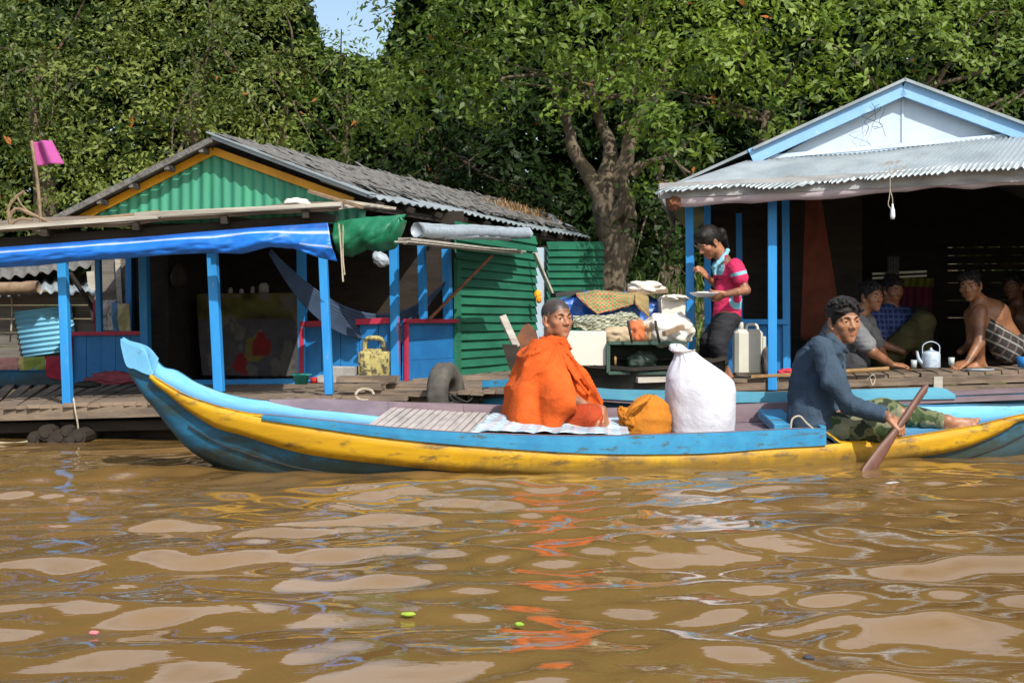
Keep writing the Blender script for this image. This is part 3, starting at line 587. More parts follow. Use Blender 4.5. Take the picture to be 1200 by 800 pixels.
def tyre():
    c = deckf.off(-.06).at(523, 466); T = Thing('tyre', 'worn grey tyre hung upright on the raft edge behind the long boat', 'tyre', c-A(0, 0, .25)); ax = nrm(A(.955, -.28, .06)); e1 = A(0, 0, 1); e2 = nrm(np.cross(ax, e1)); e1 = np.cross(e2, ax)
    R, n, k = .160, 72, 20; th = np.linspace(0, 2*np.pi, n, endpoint=False); ph = np.linspace(0, 2*np.pi, k, endpoint=False); G = np.zeros((n, k, 3))
    for i, t in enumerate(th):
        for j, q in enumerate(ph):
            cr, sr = np.cos(q), np.sin(q); a = np.sign(cr)*abs(cr)**.7*.06; b = np.sign(sr)*abs(sr)**.7*.062
            if cr > .45: a -= .006*((i % 3) == 0)+(.006 if abs(sr) < .12 else 0)+.004*((j+i//2) % 2)
            G[i, j] = c+(np.cos(t)*e1+np.sin(t)*e2)*(R+a)+ax*b
    G = np.concatenate([G, G[:1]]); m = MB(); m.grid(G, close=True); m.build('tread', 'rubber', T, True)
    m = MB(); rope(m, [c+A(-.02, -.07, .07), c+A(.03, -.09, .03), c+A(.12, -.05, -.02), c+A(.16, .02, .0)], .006, 5); rope(m, [c+A(-.0, -.07, .04), c+A(.06, -.09, -.02), c+A(.13, -.03, -.05)], .005, 5); tag(m.build('tyre_rope', 'black'), 'black ropes tied round the upright tyre', 'rope')
tyre()
# stacked off-cuts of timber at the raft edge
OFL = ['long grey timber offcut lying under the yellow can at the raft edge', 'short grey timber offcut, second from top left of the tyre', 'grey timber offcut touching the left side of the tyre', 'lowest timber offcut just above the boat rail left of the tyre', 'timber offcut below the blue corner panel behind the tyre', 'small dark timber offcut at the waterline directly left of the tyre', 'timber offcut under the foot of the green wall right of the tyre', 'square timber end standing on edge right of the tyre', 'small timber block at the right end of the raft near the engine cover', 'timber offcut resting behind the top of the tyre']
offs = [(396, 441, 466, 449, .12), (398, 450, 450, 457, 0), (430, 457, 500, 466, .02), (402, 462, 480, 470, -.04), (455, 449, 510, 456, .2), (470, 466, 520, 474, .05), (545, 440, 600, 446, .3), (548, 452, 566, 470, .1), (575, 446, 590, 470, .25), (486, 443, 520, 449, .45)]
for i, (x0, y0, x1, y1, o_) in enumerate(offs):
    pl = deckf.off(.05+o_); m = MB(); a, b = pl.at(x0, (y0+y1)/2), pl.at(x1, (y0+y1)/2-1); m.beam(a, b, .12, (y1-y0)/FPX*7.6, jit=.012)
    tag(m.build('timber_offcut', 'greydeck'), OFL[i], 'timber', 'timber offcuts along the raft edge')
m = MB(); c = deckf.at(428, 462); t = np.linspace(0, 5.2, 16); m.tube(np.stack([c[0]+.055*np.cos(t), c[1]-.03+.02*np.sin(t), c[2]+.035*np.sin(t)], -1), .009, 6); tag(m.build('rope_loop', 'rope'), 'pale rope loop on the timber offcuts', 'rope')
m = MB(); rope(m, [deckf.at(88, 466)+A(0, -.03, 0), deckf.at(92, 480)+A(0, -.06, 0), deckf.at(94, 500)+A(0, -.04, 0), deckf.at(91, 519)], .006, 5); tag(m.build('mooring_rope', 'rope'), 'pale rope hanging from the deck edge near the leftmost post', 'rope')
m = MB(); rope(m, [deckf.at(-20, 497)+A(0, -.3, 0), deckf.at(15, 512)+A(0, -.3, 0), deckf.at(36, 516)+A(0, -.1, 0), deckf.at(40, 508)], .006, 5); tag(m.build('slack_rope', 'rope'), 'slack pale rope trailing over the water at far left', 'rope')
BML = ['leftmost muddy bamboo end of the bundle floating under the deck corner', 'upper left bamboo end of the bundle under the deck corner', 'central muddy bamboo end of the bundle under the deck corner', 'bamboo end right of centre beside the hanging mooring rope', 'rightmost bamboo end of the bundle under the deck corner', 'lowest bamboo end of the bundle touching the water', 'topmost bamboo end of the bundle close under the deck beam']
for i, (x, y, r) in enumerate(((48, 512, .04), (62, 506, .05), (78, 511, .05), (92, 514, .045), (101, 510, .05), (72, 518, .045), (86, 505, .04))):
    m = MB(); c = deckf.at(x, y); m.tube([c+A(-.02, -.08, 0), c+A(.02, .5, .02)], r, 10, rough=.15); m.tube([c+A(-.02, -.09, 0), c+A(-.02, -.078, 0)], r*.6, 8)
    tag(m.build('bamboo_float', 'darkwood'), BML[i], 'bamboo', 'bamboo floats under the deck corner')
# flag and dead branch
T = Thing('flag', 'small magenta flag on a crooked stick at the porch roof', 'flag', pf.at(48, 262)); fp = pf.off(.1)
m = MB(); m.tube(crs([fp.at(48, 262), fp.at(46, 235), fp.at(43, 205), fp.at(40, 185), fp.at(37, 165)], 5), [.011]*21, 6, rough=.3); m.build('flagpole', 'stick', T)
m = MB(); a, b, c, d = fp.at(35, 166), fp.at(41, 194), fp.at(74, 192), fp.at(60, 165); G = quadgrid(a, d, c, b, 24, 14); G[..., 1] += .03*np.sin(np.linspace(0, 7, 24))[:, None]; m.grid(G, back=.002); m.build('cloth', 'flag', T, True)
m = MB(); B = [fp.at(x, y) for x, y in ((60, 262), (35, 250), (18, 245), (10, 258))]; m.tube(crs(B, 5), .012, 6, rough=.4); m.tube(crs([fp.at(12, 262), fp.at(10, 245), fp.at(18, 232), fp.at(28, 224)], 5), .01, 6, rough=.4); m.tube(crs([fp.at(35, 250), fp.at(25, 240), fp.at(20, 230)], 4), .007, 5); m.tube(crs([fp.at(14, 262), fp.at(24, 256), fp.at(38, 258)], 4), .009, 5)
tag(m.build('dead_branch', 'stick'), 'bare reddish dead branch lying on the porch roof left of the flag', 'branch')

# ================================================================== GREY SHACK BEHIND, FAR LEFT
sh = Plane(-5.2, 12.0, 1, -.05)
TS = Thing('plank_shack', 'grey plank shack with rusty roof sheets behind the far left porch', 'shack', sh.at(60, 440))
m = MB()
for i in range(6): y0 = 342+i*16; m.poly([sh.off(-.01*(i % 2)).at(x, y) for x, y in ((-60, y0+15.5), (150, y0+14.5), (150, y0), (-60, y0))], -sh.N, .02)
m.poly([sh.off(.02).at(x, y) for x, y in ((108, 345), (150, 345), (150, 300), (108, 305))], -sh.N, .02); m.build('wall', 'shackwood', TS)
m = MB(); m.beam(sh.off(-.04).at(138, 300), sh.off(-.04).at(142, 375), .03, .05, A(*sh.t, 0)); m.beam(sh.off(-.05).at(106, 318), sh.off(-.05).at(112, 375), .02, .07, A(*sh.t, 0)); m.build('upright', 'palewood', TS)
m = MB(); a, b = sh.off(-.3).at(-60, 346), sh.off(-.3).at(112, 343); c, d = sh.off(.8).at(112, 318), sh.off(.8).at(-60, 322); corr(m, a, b, c, d, 14, .02, sag=.04, rag=.05); m.build('roof', 'zinc', TS, True)
m = MB(); corr(m, sh.off(.0).at(-60, 335), sh.off(.0).at(150, 306), sh.off(2).at(150, 296), sh.off(2).at(-60, 312), 14, .02); m.build('rear_roof', 'thatch', TS, True)
m = MB(); m.tube(crs([sh.off(-.35).at(-50, 337), sh.off(-.35).at(10, 338), sh.off(-.35).at(45, 336)], 6), .06, 9, rough=.2); tag(m.build('rolled_mat', 'stick', smooth=True), 'brown rolled mat lying on the grey shack roof', 'mat')
m = MB(); a, b, c, d = sh.off(-.08).at(16, 365), sh.off(-.08).at(84, 357), sh.off(-.08).at(90, 410), sh.off(-.08).at(27, 418); corr(m, a, d, c, b, 9, .012)
M['bluesheet'] = surf('pale_blue_corrugated', (.20, .50, .66), (.16, .42, .58), .45, 3, wear=(.35, .36, .33), wlo=.66, bump=.15); tag(m.build('blue_sheet', 'bluesheet', smooth=True), 'pale blue corrugated sheet leaning on the grey shack', 'metal sheet')
m = MB(); m.beam(sh.off(-.4).at(82, 320), sh.off(-.2).at(118, 375), .05, .03); tag(m.build('diagonal_pole', 'darkwood'), 'dark diagonal pole leaning in front of the grey shack', 'pole')
m = MB(); rope(m, [sh.off(-.12).at(12, 338), sh.off(-.12).at(14, 360), sh.off(-.12).at(13, 388)], .008, 5); tag(m.build('cord', 'rope'), 'pale cord hanging on the grey shack wall', 'cord')
for i, (x0, x1, y0, y1, cf, lab) in enumerate(((109, 118, 352, 388, (.35, .04, .10), 'dark pink garment hanging on the shack at left end of the row'), (118, 137, 352, 387, (.62, .60, .60), 'white printed garment hanging on the grey shack'), (131, 141, 355, 388, (.12, .28, .48), 'blue garment hanging between white and cream ones'), (138, 152, 356, 388, (.62, .55, .30), 'cream yellow garment hanging at right end of the shack row'))):
    m = drape([(x0, y0), (x1, y0-1)], [(x0+1, y1), (x1+1, y1)], sh.off(-.46-.02*i), 16, 14, lambda q, v, cf=cf: A(*cf)*(1 if rng.random() < .8 or i != 1 else .3), .03, 12); tag(m.build('garment', 'vc', smooth=True), lab, 'garment')
# blue boat side with towels at the far left
wp = row2.off(.35)
TW = Thing('moored_boat', 'dark blue boat moored beyond the far left porch with towels on its side', 'boat', wp.at(20, 455))
m = MB(); m.poly([wp.at(x, y) for x, y in ((-70, 457), (82, 455), (80, 433), (-70, 434))], wp.N, .03); m.poly([wp.off(.6).at(x, y) for x, y in ((-70, 457), (82, 455), (80, 436), (-70, 436))], wp.N, .03); m.build('hull', 'hullblue', TW)
m = MB(); m.beam(wp.off(-.01).at(-70, 433), wp.off(-.01).at(84, 432), .05, .03); m.build('gunwale', 'panel', TW)
for i, (x0, x1, cf, lab) in enumerate(((-40, 22, (.62, .30, .25), 'pink towel over the far left blue boat'), (22, 53, (.30, .36, .08), 'olive green towel over the far left blue boat'), (54, 84, (.42, .03, .06), 'crimson towel next to the leftmost post'))):
    m = drape([(x0, 419-i*.5), (x1, 418-i*.5)], [(x0, 434+8*(i == 2)), (x1, 433+16*(i == 2))], wp.off(-.05), 30, 12, lambda q, v, cf=cf, i=i: A(*cf) if not (i == 1 and q < .2) else A(.6, .5, .2), .02, 6); tag(m.build('towel', 'vc', smooth=True), lab, 'towel')

# ================================================================== RIGHT FLOATING HOUSE
RX = (905-600)/FPX*8.9
R0 = Plane(RX, 8.9, 1, -.2); R1 = R0.off(.62); RB = R0.off(3.2); rd = A(*nrm(A(.2, 1)), 0)
TR = Thing('riverside_house', 'open fronted floating house with sky blue gable and wavy zinc awning on the right', 'house', R0.at(1000, 440))
def pr(name, m, mat, smooth=False): return m.build(name, mat, TR, smooth)
# deck
a, b = R0.off(-.02).at(770, 447), R0.off(-.02).at(1330, 429); m = MB(); n = 30
for i in range(n):
    t = (i+.5)/n; p = lerp(a, b, t); m.beam(p+A(0, -rng.random()*.03, -.014), p+rd*3.2+A(0, 0, -.014), np.linalg.norm(b-a)/n*.94, .024, jit=.003)
pr('deck_boards', m, 'greydeck')
m = MB(); m.beam(a+A(0, .0, -.055), b+A(0, 0, -.055), .05, .055, jit=.008); m.beam(a+A(0, -.03, -.115), b+A(0, -.03, -.115), .06, .05, jit=.008); pr('deck_edge_beam', m, 'greydeck')
m = MB()
for i in range(9): p = lerp(a, b, i/8); m.beam(p+A(0, .05, -.17), p+rd*3-A(0, 0, .17), .06, .07)
pr('deck_joists', m, 'darkwood')
for y in (.4, 1.4, 2.5): m = MB(); m.tube([a+rd*y-A(0, 0, .30), b+rd*y-A(0, 0, .34)], .11, 10); pr('float', m, 'darkwood', True)
post(808, 236, 810, 446, R0, .058, TR); post(905, 232, 905, 457, R0.off(-.04), .062, TR); post(920.5, 232, 922, 440, R1, .055, TR); post(829, 240, 830, 440, R1, .05, TR); post(866, 250, 867, 375, R0.off(1.5), .05, TR)
def wallR(x0, x1, yt, yb):
    g = R1; m = MB(); N = g.N
    for i in range(4):
        xa, xb = x0+(x1-x0)*i/4, x0+(x1-x0)*(i+.97)/4; m.poly([g.at(x, y) for x, y in ((xa, yb), (xb, yb), (xb, yt), (xa, yt))], N, .018)
    pr('low_wall', m, 'panel'); m = MB(); m.beam(g.at(x0, yt-1)-N*.02, g.at(x1, yt-1)-N*.02, .05, .04); pr('rail', m, 'post')
wallR(826, 924, 378, 437)
# back + partition walls, the interior's gloom put into their colour
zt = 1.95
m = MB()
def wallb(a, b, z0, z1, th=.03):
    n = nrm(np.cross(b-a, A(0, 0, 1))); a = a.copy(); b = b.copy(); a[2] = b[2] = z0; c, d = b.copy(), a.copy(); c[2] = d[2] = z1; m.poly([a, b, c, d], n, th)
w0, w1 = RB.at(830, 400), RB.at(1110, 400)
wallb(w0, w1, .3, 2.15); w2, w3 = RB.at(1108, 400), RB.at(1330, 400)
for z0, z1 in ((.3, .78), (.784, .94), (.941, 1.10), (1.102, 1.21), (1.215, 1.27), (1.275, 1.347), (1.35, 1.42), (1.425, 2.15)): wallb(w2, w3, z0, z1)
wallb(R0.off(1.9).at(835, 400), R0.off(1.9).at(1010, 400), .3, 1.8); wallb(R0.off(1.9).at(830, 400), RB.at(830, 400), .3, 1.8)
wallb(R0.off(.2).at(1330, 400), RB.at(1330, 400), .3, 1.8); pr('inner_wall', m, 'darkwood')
# gable
GP = R0.off(.30)
m = MB(); m.poly([GP.at(x, y) for x, y in ((900, 190), (1330, 160), (1330, 205), (1058, 104))][0:0] or [GP.at(903, 188), GP.at(1300, 190), GP.at(1212, 163), GP.at(1058, 106)], GP.N, .02)
m.poly([GP.off(-.004).at(1056.5, 185), GP.off(-.004).at(1059.5, 185), GP.off(-.004).at(1059.5, 108), GP.off(-.004).at(1056.5, 108)], -GP.N, .006); pr('gable', m, 'gablewhite')
rk = GP.off(-.07)
m = MB(); L0, L1 = rk.at(880, 184), rk.at(1058.6, 103); Q0, Q1 = rk.at(1058, 103), rk.at(1450, 248.5)
m.beam(L0, L1, .03, .115, (0, 0, 1)); m.beam(Q0, Q1, .03, .115, (0, 0, 1)); pr('rake_board', m, 'rakeblue')
m = MB(); top = lambda p: p+A(0, 0, .062)
for s0, s1 in ((L0, L1), (Q0, Q1)):
    s0, s1 = top(s0)+A(0, -.05, 0), top(s1)+A(0, -.05, 0); G = quadgrid(s0, s1, s1+rd*4, s0+rd*4, 40, 20); m.grid(G, back=.02)
o = pr('roof', m, 'zinc', False)
ML = L0+nrm(L0-L1)*.75; m = MB(); G = quadgrid(top(ML), top(L0), top(L0)+rd*4, top(ML)+rd*4, 10, 20); m.grid(G, back=.02); pr('left_eave', m, 'zinc')
# skirt awning, corrugated with ragged lower edge
ub, ue = GP.off(-.03).at(878, 188), GP.off(-.03).at(1330, 148); lb, le = R0.off(-.42).at(772, 224), R0.off(-.42).at(1330, 190)
m = MB(); corr(m, lb, le, ue, ub, 78, .008, sag=.03, rag=.10, nb=5); pr('awning', m, 'zinc', True)
m = MB(); m.beam(ub+A(.02, -.02, .01), ue+A(0, -.02, .01), .02, .03); pr('awning_flashing', m, 'gablewhite')
m = MB(); fa, fb = R0.off(-.34).at(773, 224), R0.off(-.34).at(1330, 197); m.beam(fa, fb, .02, .10, jit=.006); m.beam(fa+A(0, 0, 0), ML+rd*2+A(0, 0, -.0), .02, .09); pr('fascia', m, 'fascia')
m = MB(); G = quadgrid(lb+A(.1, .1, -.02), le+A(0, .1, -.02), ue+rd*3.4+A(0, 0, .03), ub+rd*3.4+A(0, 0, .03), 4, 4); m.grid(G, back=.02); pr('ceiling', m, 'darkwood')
m = MB(); pts = [R0.off(-.30).at(x, y) for x, y in ((794, 235), (850, 232), (900, 229), (960, 226), (1040, 219), (1090, 213), (1140, 213), (1200, 209), (1330, 203))]
P2 = crs(pts, 5); m.tube(P2, .043+.006*np.sin(np.arange(len(P2))*.9), 12, rough=.06); tag(m.build('rolled_awning', 'roll', smooth=True), 'long dusty pink rolled awning tied under the right house eave', 'awning')
m = MB(); c = R0.off(-.33).at(790, 238); m.blob(c, (.05, .06, .05), .4, 4); tag(m.build('red_bundle', 'rust', smooth=True), 'dark reddish bundle stuffed in the left end of the rolled awning', 'bundle')
T = Thing('hanging_bottle', 'white plastic bottle dangling on a cord from the rolled awning', 'bottle', R0.off(-.4).at(1046, 256)); hp = R0.off(-.42)
m = MB(); m.lathe(hp.at(1046, 257), [(0, 0), (.012, 0), (.017, .02), (.014, .06), (.006, .085), (.006, .10), (0, .10)], 12); m.build('body', 'dish', T, True)
m = MB(); rope(m, [hp.at(1043, 196), hp.at(1043, 222), hp.at(1042, 232), hp.at(1041, 240), hp.at(1045, 246)], .003, 5); rope(m, [hp.at(1043, 222), hp.at(1046, 234), hp.at(1045, 246)], .003, 5); m.build('cord', 'rope', T)
m = MB()
for k in range(4):
    x, y = 1030+rng.normal(0, 9), 118+rng.random()*10; pts = [rk.off(-.03).at(x+rng.normal(0, 7)*j*.6, y+j*8*rng.uniform(.5, 1.1)) for j in range(5)]; rope(m, pts, .0016, 4, 4)
tag(m.build('dead_vine', 'darkwood'), 'thin tangle of dead vine hanging at the blue gable peak', 'vine')
# inside the right house
m = drape([(944, 232), (962, 232)], [(938, 398), (990, 398)], R0.off(1.15), 60, 30, lambda q, v: (1, 1, 1), .05, 9); tag(m.build('curtain', 'rustcloth', smooth=True), 'rust red cloth hanging in a long wedge inside the right house', 'cloth')
T = Thing('wall_shelf', 'white slatted shelf on the dark back wall of the right house', 'shelf', RB.off(-.3).at(1055, 320))
for nm, x0, y0, x1, y1 in (('rail', 1022, 321, 1086, 318), ('rail', 1022, 326, 1086, 323)): m = MB(); m.beam(RB.off(-.3).at(x0, y0), RB.off(-.3).at(x1, y1), .012, .02); m.build(nm, 'glass', T)
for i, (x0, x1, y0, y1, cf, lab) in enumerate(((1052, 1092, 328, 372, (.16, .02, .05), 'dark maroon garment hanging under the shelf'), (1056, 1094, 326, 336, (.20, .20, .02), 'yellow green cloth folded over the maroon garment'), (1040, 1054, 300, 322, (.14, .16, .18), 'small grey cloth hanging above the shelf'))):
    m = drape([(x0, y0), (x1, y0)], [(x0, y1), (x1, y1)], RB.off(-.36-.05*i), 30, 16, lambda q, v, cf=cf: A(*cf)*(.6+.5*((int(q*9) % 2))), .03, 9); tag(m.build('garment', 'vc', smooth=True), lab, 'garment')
def lab(nm, cat, txt, m, mat, sm=True): return tag(m.build(nm, mat, smooth=sm), txt, cat)
c = R0.off(1.6).at(1078, 405); m = MB(); m.lathe(c-A(0, 0, .02), [(0, 0), (.07, 0), (.07, .3), (.05, .34), (0, .34)], 16); lab('storage_drum', 'drum', 'dark drum standing in shadow behind the kettle', m, 'darkwood')
# kettle
c = R0.off(.32).at(1091, 431); T = Thing('kettle', 'pale blue enamel kettle on the deck between the seated men', 'kettle', c)
m = MB(); m.lathe(c, [(0, .0), (.062, 0), (.064, .01), (.064, .09), (.058, .112), (.03, .12), (0, .122)], 28); m.build('body', 'enamel', T, True)
m = MB(); m.tube(crs([c+A(-.055, 0, .03), c+A(-.085, 0, .06), c+A(-.10, 0, .12)], 5), np.linspace(.018, .009, 11), 8); m.build('spout', 'enamel', T, True)
m = MB(); m.tube(crs([c+A(-.06, 0, .10), c+A(-.055, 0, .16), c+A(0, 0, .185), c+A(.055, 0, .16), c+A(.06, 0, .10)], 5), .004, 6); m.build('handle', 'enamel', T, True)
m = MB(); m.lathe(c+A(0, 0, .12), [(0, 0), (.03, 0), (.008, .012), (.008, .022), (0, .024)], 14); m.build('lid', 'enamel', T, True)
for i, (x, y, t) in enumerate(((1071, 431, 'glass tumbler left of the kettle spout'), (1115, 428, 'small glass between the kettle and the bare chested man'))):
    m = MB(); m.lathe(R0.off(.2).at(x, y), [(0, 0), (.018, 0), (.022, .055), (.019, .055), (.016, .005), (0, .005)], 14); lab('glass', 'glass', t, m, 'glass')
c = R0.off(.1).at(1148, 434); m = MB(); m.lathe(c, [(0, 0), (.09, 0), (.10, .012), (.085, .008), (0, .006)], 24, sq=(1, .7)); lab('tray', 'tray', 'flat grey tray at the deck edge below the bare chested man', m, 'greysheet')
c = R0.off(.15).at(1200, 430); m = MB(); m.lathe(c, [(0, 0), (.04, 0), (.05, .07), (.045, .07), (.035, .01), (0, .01)], 20); lab('blue_cup', 'cup', 'blue cup at the right edge of the deck', m, 'panel')
c = R0.off(.02).at(926, 437); m = MB(); m.blob(c, (.10, .06, .03), .4, 4, flat=-.3, col=(.5, .04, .06)); lab('red_rag', 'cloth', 'small red rag on the deck right of the blue post', m, 'vc')
m = MB(); m.beam(R0.off(-.05).at(880, 441), R0.off(-.05).at(940, 438), .05, .02); m.tube([R0.off(-.06).at(962, 437), R0.off(-.06).at(1042, 432)], .016, 8); lab('bamboo_pole', 'pole', 'yellowish bamboo pole lying along the right deck edge', m, 'straw', False)
m = MB(); c = R0.off(-.1).at(1022, 444); rope(m, [c+A(-.03, 0, .0), c+A(0, -.02, .03), c+A(.02, 0, .0), c+A(.0, -.01, -.04), c+A(-.015, 0, .01)], .005, 5); lab('knotted_rope', 'rope', 'small pale knotted rope on the right deck edge', m, 'rope')
m = MB(); m.beam(R0.off(-.10).at(1099, 461), R0.off(-.10).at(1099, 441), .06, .02); lab('short_peg', 'peg', 'short pale wooden peg on the pale cyan washboard', m, 'palewood', False)
# white jerry can beside the girl
c = R0.off(.18).at(876, 440); T = Thing('water_can', 'large milky white plastic jerry can behind the standing girl', 'jerry can', c)
m = MB(); m.box(c+A(0, 0, .165), .10, .075, .165, bev=.35); m.build('body', 'plastic', T)
m = MB(); m.box(c+A(.108, 0, .15), .012, .06, .13, bev=.3); m.build('side_rib', 'plastic', T)
m = MB(); m.lathe(c+A(-.045, 0, .325), [(0, 0), (.022, 0), (.022, .05), (.018, .055), (0, .055)], 14); m.build('cap', 'plastic', T, True)
m = MB(); m.tube(crs([c+A(-.01, 0, .32), c+A(.0, 0, .36), c+A(.06, 0, .36), c+A(.075, 0, .32)], 4), .011, 8); m.build('handle', 'plastic', T, True)
m = MB(); c = R0.off(.15).at(902, 433); m.blob(c+A(-.02, 0, .05), (.045, .05, .11), .2, 4, col=(.10, .09, .09)); lab('dark_sack', 'sack', 'small dark sack squeezed between white can and blue post', m, 'vc')
# ================================================================== LONG BOAT
ST = [  # px, gunwale, stripe top, stripe bottom, outline bottom, far gunwale, half width
 (143, 397, 404, 404.3, 405.5, 397, .012), (150, 402, 428, 428.3, 434, 401.5, .03), (160, 406, 432, 432.3, 448, 404.5, .055), (168, 410, 436, 436.3, 460, 408.5, .075), (173, 425, 438, 438.5, 466, 414, .085),
 (178, 439, 440, 440.6, 471, 421, .095), (186, 445, 445.6, 449, 480, 430, .115), (200, 453.5, 454, 460, 497, 434, .145), (221, 464.5, 465, 478, 518, 448, .19), (254, 475.5, 476, 499, 537, 461, .25), (285, 483, 484, 508, 550, 467.5, .30),
 (309, 486, 489, 516, 558, 469, .33), (364, 491, 498, 531, 570, 468, .39), (460, 501, 512, 543, 580, 472, .45), (567, 508, 522, 553, 586, 475, .49), (693, 511, 530, 560, 590, 479, .50), (820, 507.5, 530, 562, 590, 477, .48),
 (900, 504, 524, 558, 588, 474, .45), (958, 502, 521, 552, 582, 471, .41), (975, 509, 519.5, 551, 580, 471, .40), (988, 517, 518.5, 549, 578, 471, .39), (1020, 515.5, 517, 543, 573, 471, .36), (1062, 511.5, 513, 536, 566, 473, .32), (1114, 503, 504.5, 527, 556, 474, .26), (1144, 498, 499.5, 517, 548, 473, .22), (1175, 490.5, 492, 503, 540, 473, .17), (1197, 485.5, 487, 489.5, 532, 473, .13), (1240, 478, 479, 480, 500, 471, .05)]
S = np.array(ST, float); tt = np.arange(len(S)); SS = crs(S[:, :], 4)
dcx = lambda px: 6.42+.00092*(px-143)
bx = A(1, .0, 0)
NEAR, YT, YB, BOT, KEEL, FBOT, FAR = [], [], [], [], [], [], []
for px, g, yt, yb, bo, fg, w in SS:
    dc = dcx(px); w = max(w, .012); NEAR.append(P(px, g, dc-w)); YT.append(P(px, yt, dc-w*.985)); YB.append(P(px, yb, dc-w*.90)); BOT.append(P(px, bo, dc-w*.62))
    kb = P(px, bo, dc-w*.62)[2]-.25*w; KEEL.append(A((px-600)/FPX*dc, dc, kb)); xf = (px-600)/FPX*dc
    z = P(px, fg, dc+w)[2]; z = EYE-(fg-HOR)/FPX*(dc+w); FAR.append(A(xf, dc+w, z)); FBOT.append(A(xf, dc+w*.62, BOT[-1][2]))
NEAR, YT, YB, BOT, KEEL, FBOT, FAR = map(np.array, (NEAR, YT, YB, BOT, KEEL, FBOT, FAR)); SX = SS[:, 0]
at_ = lambda arr, px: np.array([np.interp(px, SX, arr[:, k]) for k in range(3)])
TBT = Thing('long_boat', 'long blue wooden canoe with a yellow stripe carrying the orange robed man and the rower', 'boat', A(.4, 6.9, 0))
INW = A(0, .022, 0)
m = MB(); cenF = lambda i: lerp(BOT[i], YB[i], .5)
rows = np.stack([YT+A(0, .004, 0), lerp(YT, YB, .5)+A(0, .004, 0), YB+A(0, .003, 0), lerp(YB, BOT, .35), lerp(YB, BOT, .7), BOT, KEEL, FBOT, lerp(FBOT, FAR, .5)+A(0, .02, 0), FAR], 1)
m.grid(rows, flip=True); m.build('hull', 'hullblue', TBT, True)
cut = lambda a, b: (SX >= a) & (SX <= b)
k = cut(177, 1241); m = MB(); rows = np.stack([YT[k]+A(0, -.008, 0), lerp(YT, YB, .33)[k]+A(0, -.012, -.0), lerp(YT, YB, .66)[k]+A(0, -.012, 0), YB[k]+A(0, -.006, 0)], 1); m.grid(rows, back=.016, flip=False); m.build('stripe', 'hullyellow', TBT, True)
m = MB(); k = cut(215, 1241)
for f_ in (.5,):
    L_ = lerp(YB, BOT, f_)+A(0, -.001, 0); m.grid(np.stack([(L_+A(0, -.001, .0022))[k], (L_+A(0, -.0015, 0))[k], (L_+A(0, -.001, -.0022))[k]], 1), back=.006)
m.build('plank_seams', 'darkwood', TBT)
k = cut(140, 178); m = MB(); m.grid(np.stack([NEAR[k]+A(0, -.004, 0), YT[k]+A(0, -.006, 0)], 1), back=.012); m.grid(np.stack([FAR[k], NEAR[k]+A(0, -.002, 0)], 1), back=.01); m.build('bow_facet', 'hulllight', TBT)
k = cut(305, 966); m = MB(); rows = np.stack([NEAR[k]+A(0, -.014, .002), lerp(NEAR, YT, .5)[k]+A(0, -.015, 0), YT[k]+A(0, -.014, 0)], 1); m.grid(rows, back=.02); m.build('side_rail', 'rail', TBT)
m = MB(); k = cut(305, 966); Q = NEAR[k]; m.grid(np.stack([Q+A(0, -.018, .003), Q+A(0, .03, .003)], 1), flip=True, back=.012); m.build('rail_cap', 'mauve', TBT, True)
k = cut(176, 309) ; m = MB(); m.grid(np.stack([NEAR[k]+A(0, -.004, .002), NEAR[k]+A(0, .02, .002)], 1), flip=True, back=.01); m.build('stripe_cap', 'hullyellow', TBT, True); m = MB()
k = cut(966, 1241); m.grid(np.stack([NEAR[k]+A(0, -.012, .001), NEAR[k]+A(0, .02, .001)], 1), flip=True, back=.012); m.build('stripe_cap', 'hullyellow', TBT, True)
# inside surfaces: pale fore deck, mauve far wall, slats, floor
k = cut(170, 470); FL = FAR.copy(); FL[:, 2] = np.maximum(NEAR[:, 2]-.004, 0); drop = np.interp(SX, [170, 300, 345, 470], [0, .0, .05, .085]); FD = FAR-np.stack([drop*0, drop*0, drop], 1)
edge = np.interp(SX, [140, 470], [0, .0])
m = MB(); m.grid(np.stack([NEAR[k]+A(0, .02, -.006), lerp(NEAR, FD, .5)[k]+A(0, 0, -.010), FD[k]+A(0, -.02, -.002)], 1), flip=True, back=.012); m.build('fore_deck', 'hulllight', TBT, True)
k = cut(300, 1000); m = MB(); fdz = np.interp(SX, [300, 420, 1000], [.03, .085, .10]); LO = FAR-np.stack([0*fdz, 0*fdz+.02, fdz], 1)
m.grid(np.stack([FAR[k]+A(0, -.015, .004), LO[k]], 1), back=.02); m.grid(np.stack([FAR[k]+A(0, -.018, .006), FAR[k]+A(0, .02, .006)], 1), flip=True, back=.02)
for x in (449, 543, 700, 860): p = at_(FAR, x); m.beam(p+A(0, -.03, .004), p+A(0, -.035, -.10), .03, .03, (0, 1, 0))
m.build('far_wall', 'mauve', TBT)
FLZ = lambda px: at_(NEAR, px)[2]-.035
k = cut(440, 1000); m = MB(); a = NEAR[k]+A(0, .03, -.045); b = FAR[k]*1; b[:, 2] = a[:, 2]+.02; b[:, 1] -= .02; m.grid(np.stack([a, b], 1), flip=True, back=.02); m.build('floor', 'mauve', TBT)
m = MB(); xs = np.arange(438, 610, 9.2)
for x in xs:
    a = at_(NEAR, x-6)+A(0, .035, -.012); b = at_(FAR, x+16)+A(0, -.03, 0); b[2] = a[2]+.035; m.beam(a, b, .033, .014, jit=.003)
m.build('slats', 'slat', TBT)
k = cut(960, 1241); m = MB(); m.grid(np.stack([NEAR[k]+A(0, .02, -.012), lerp(NEAR, FAR, .5)[k]+A(0, 0, -.03), FAR[k]+A(0, -.02, -.012)], 1), flip=True, back=.012); m.build('stern_deck', 'hulllight', TBT, True)
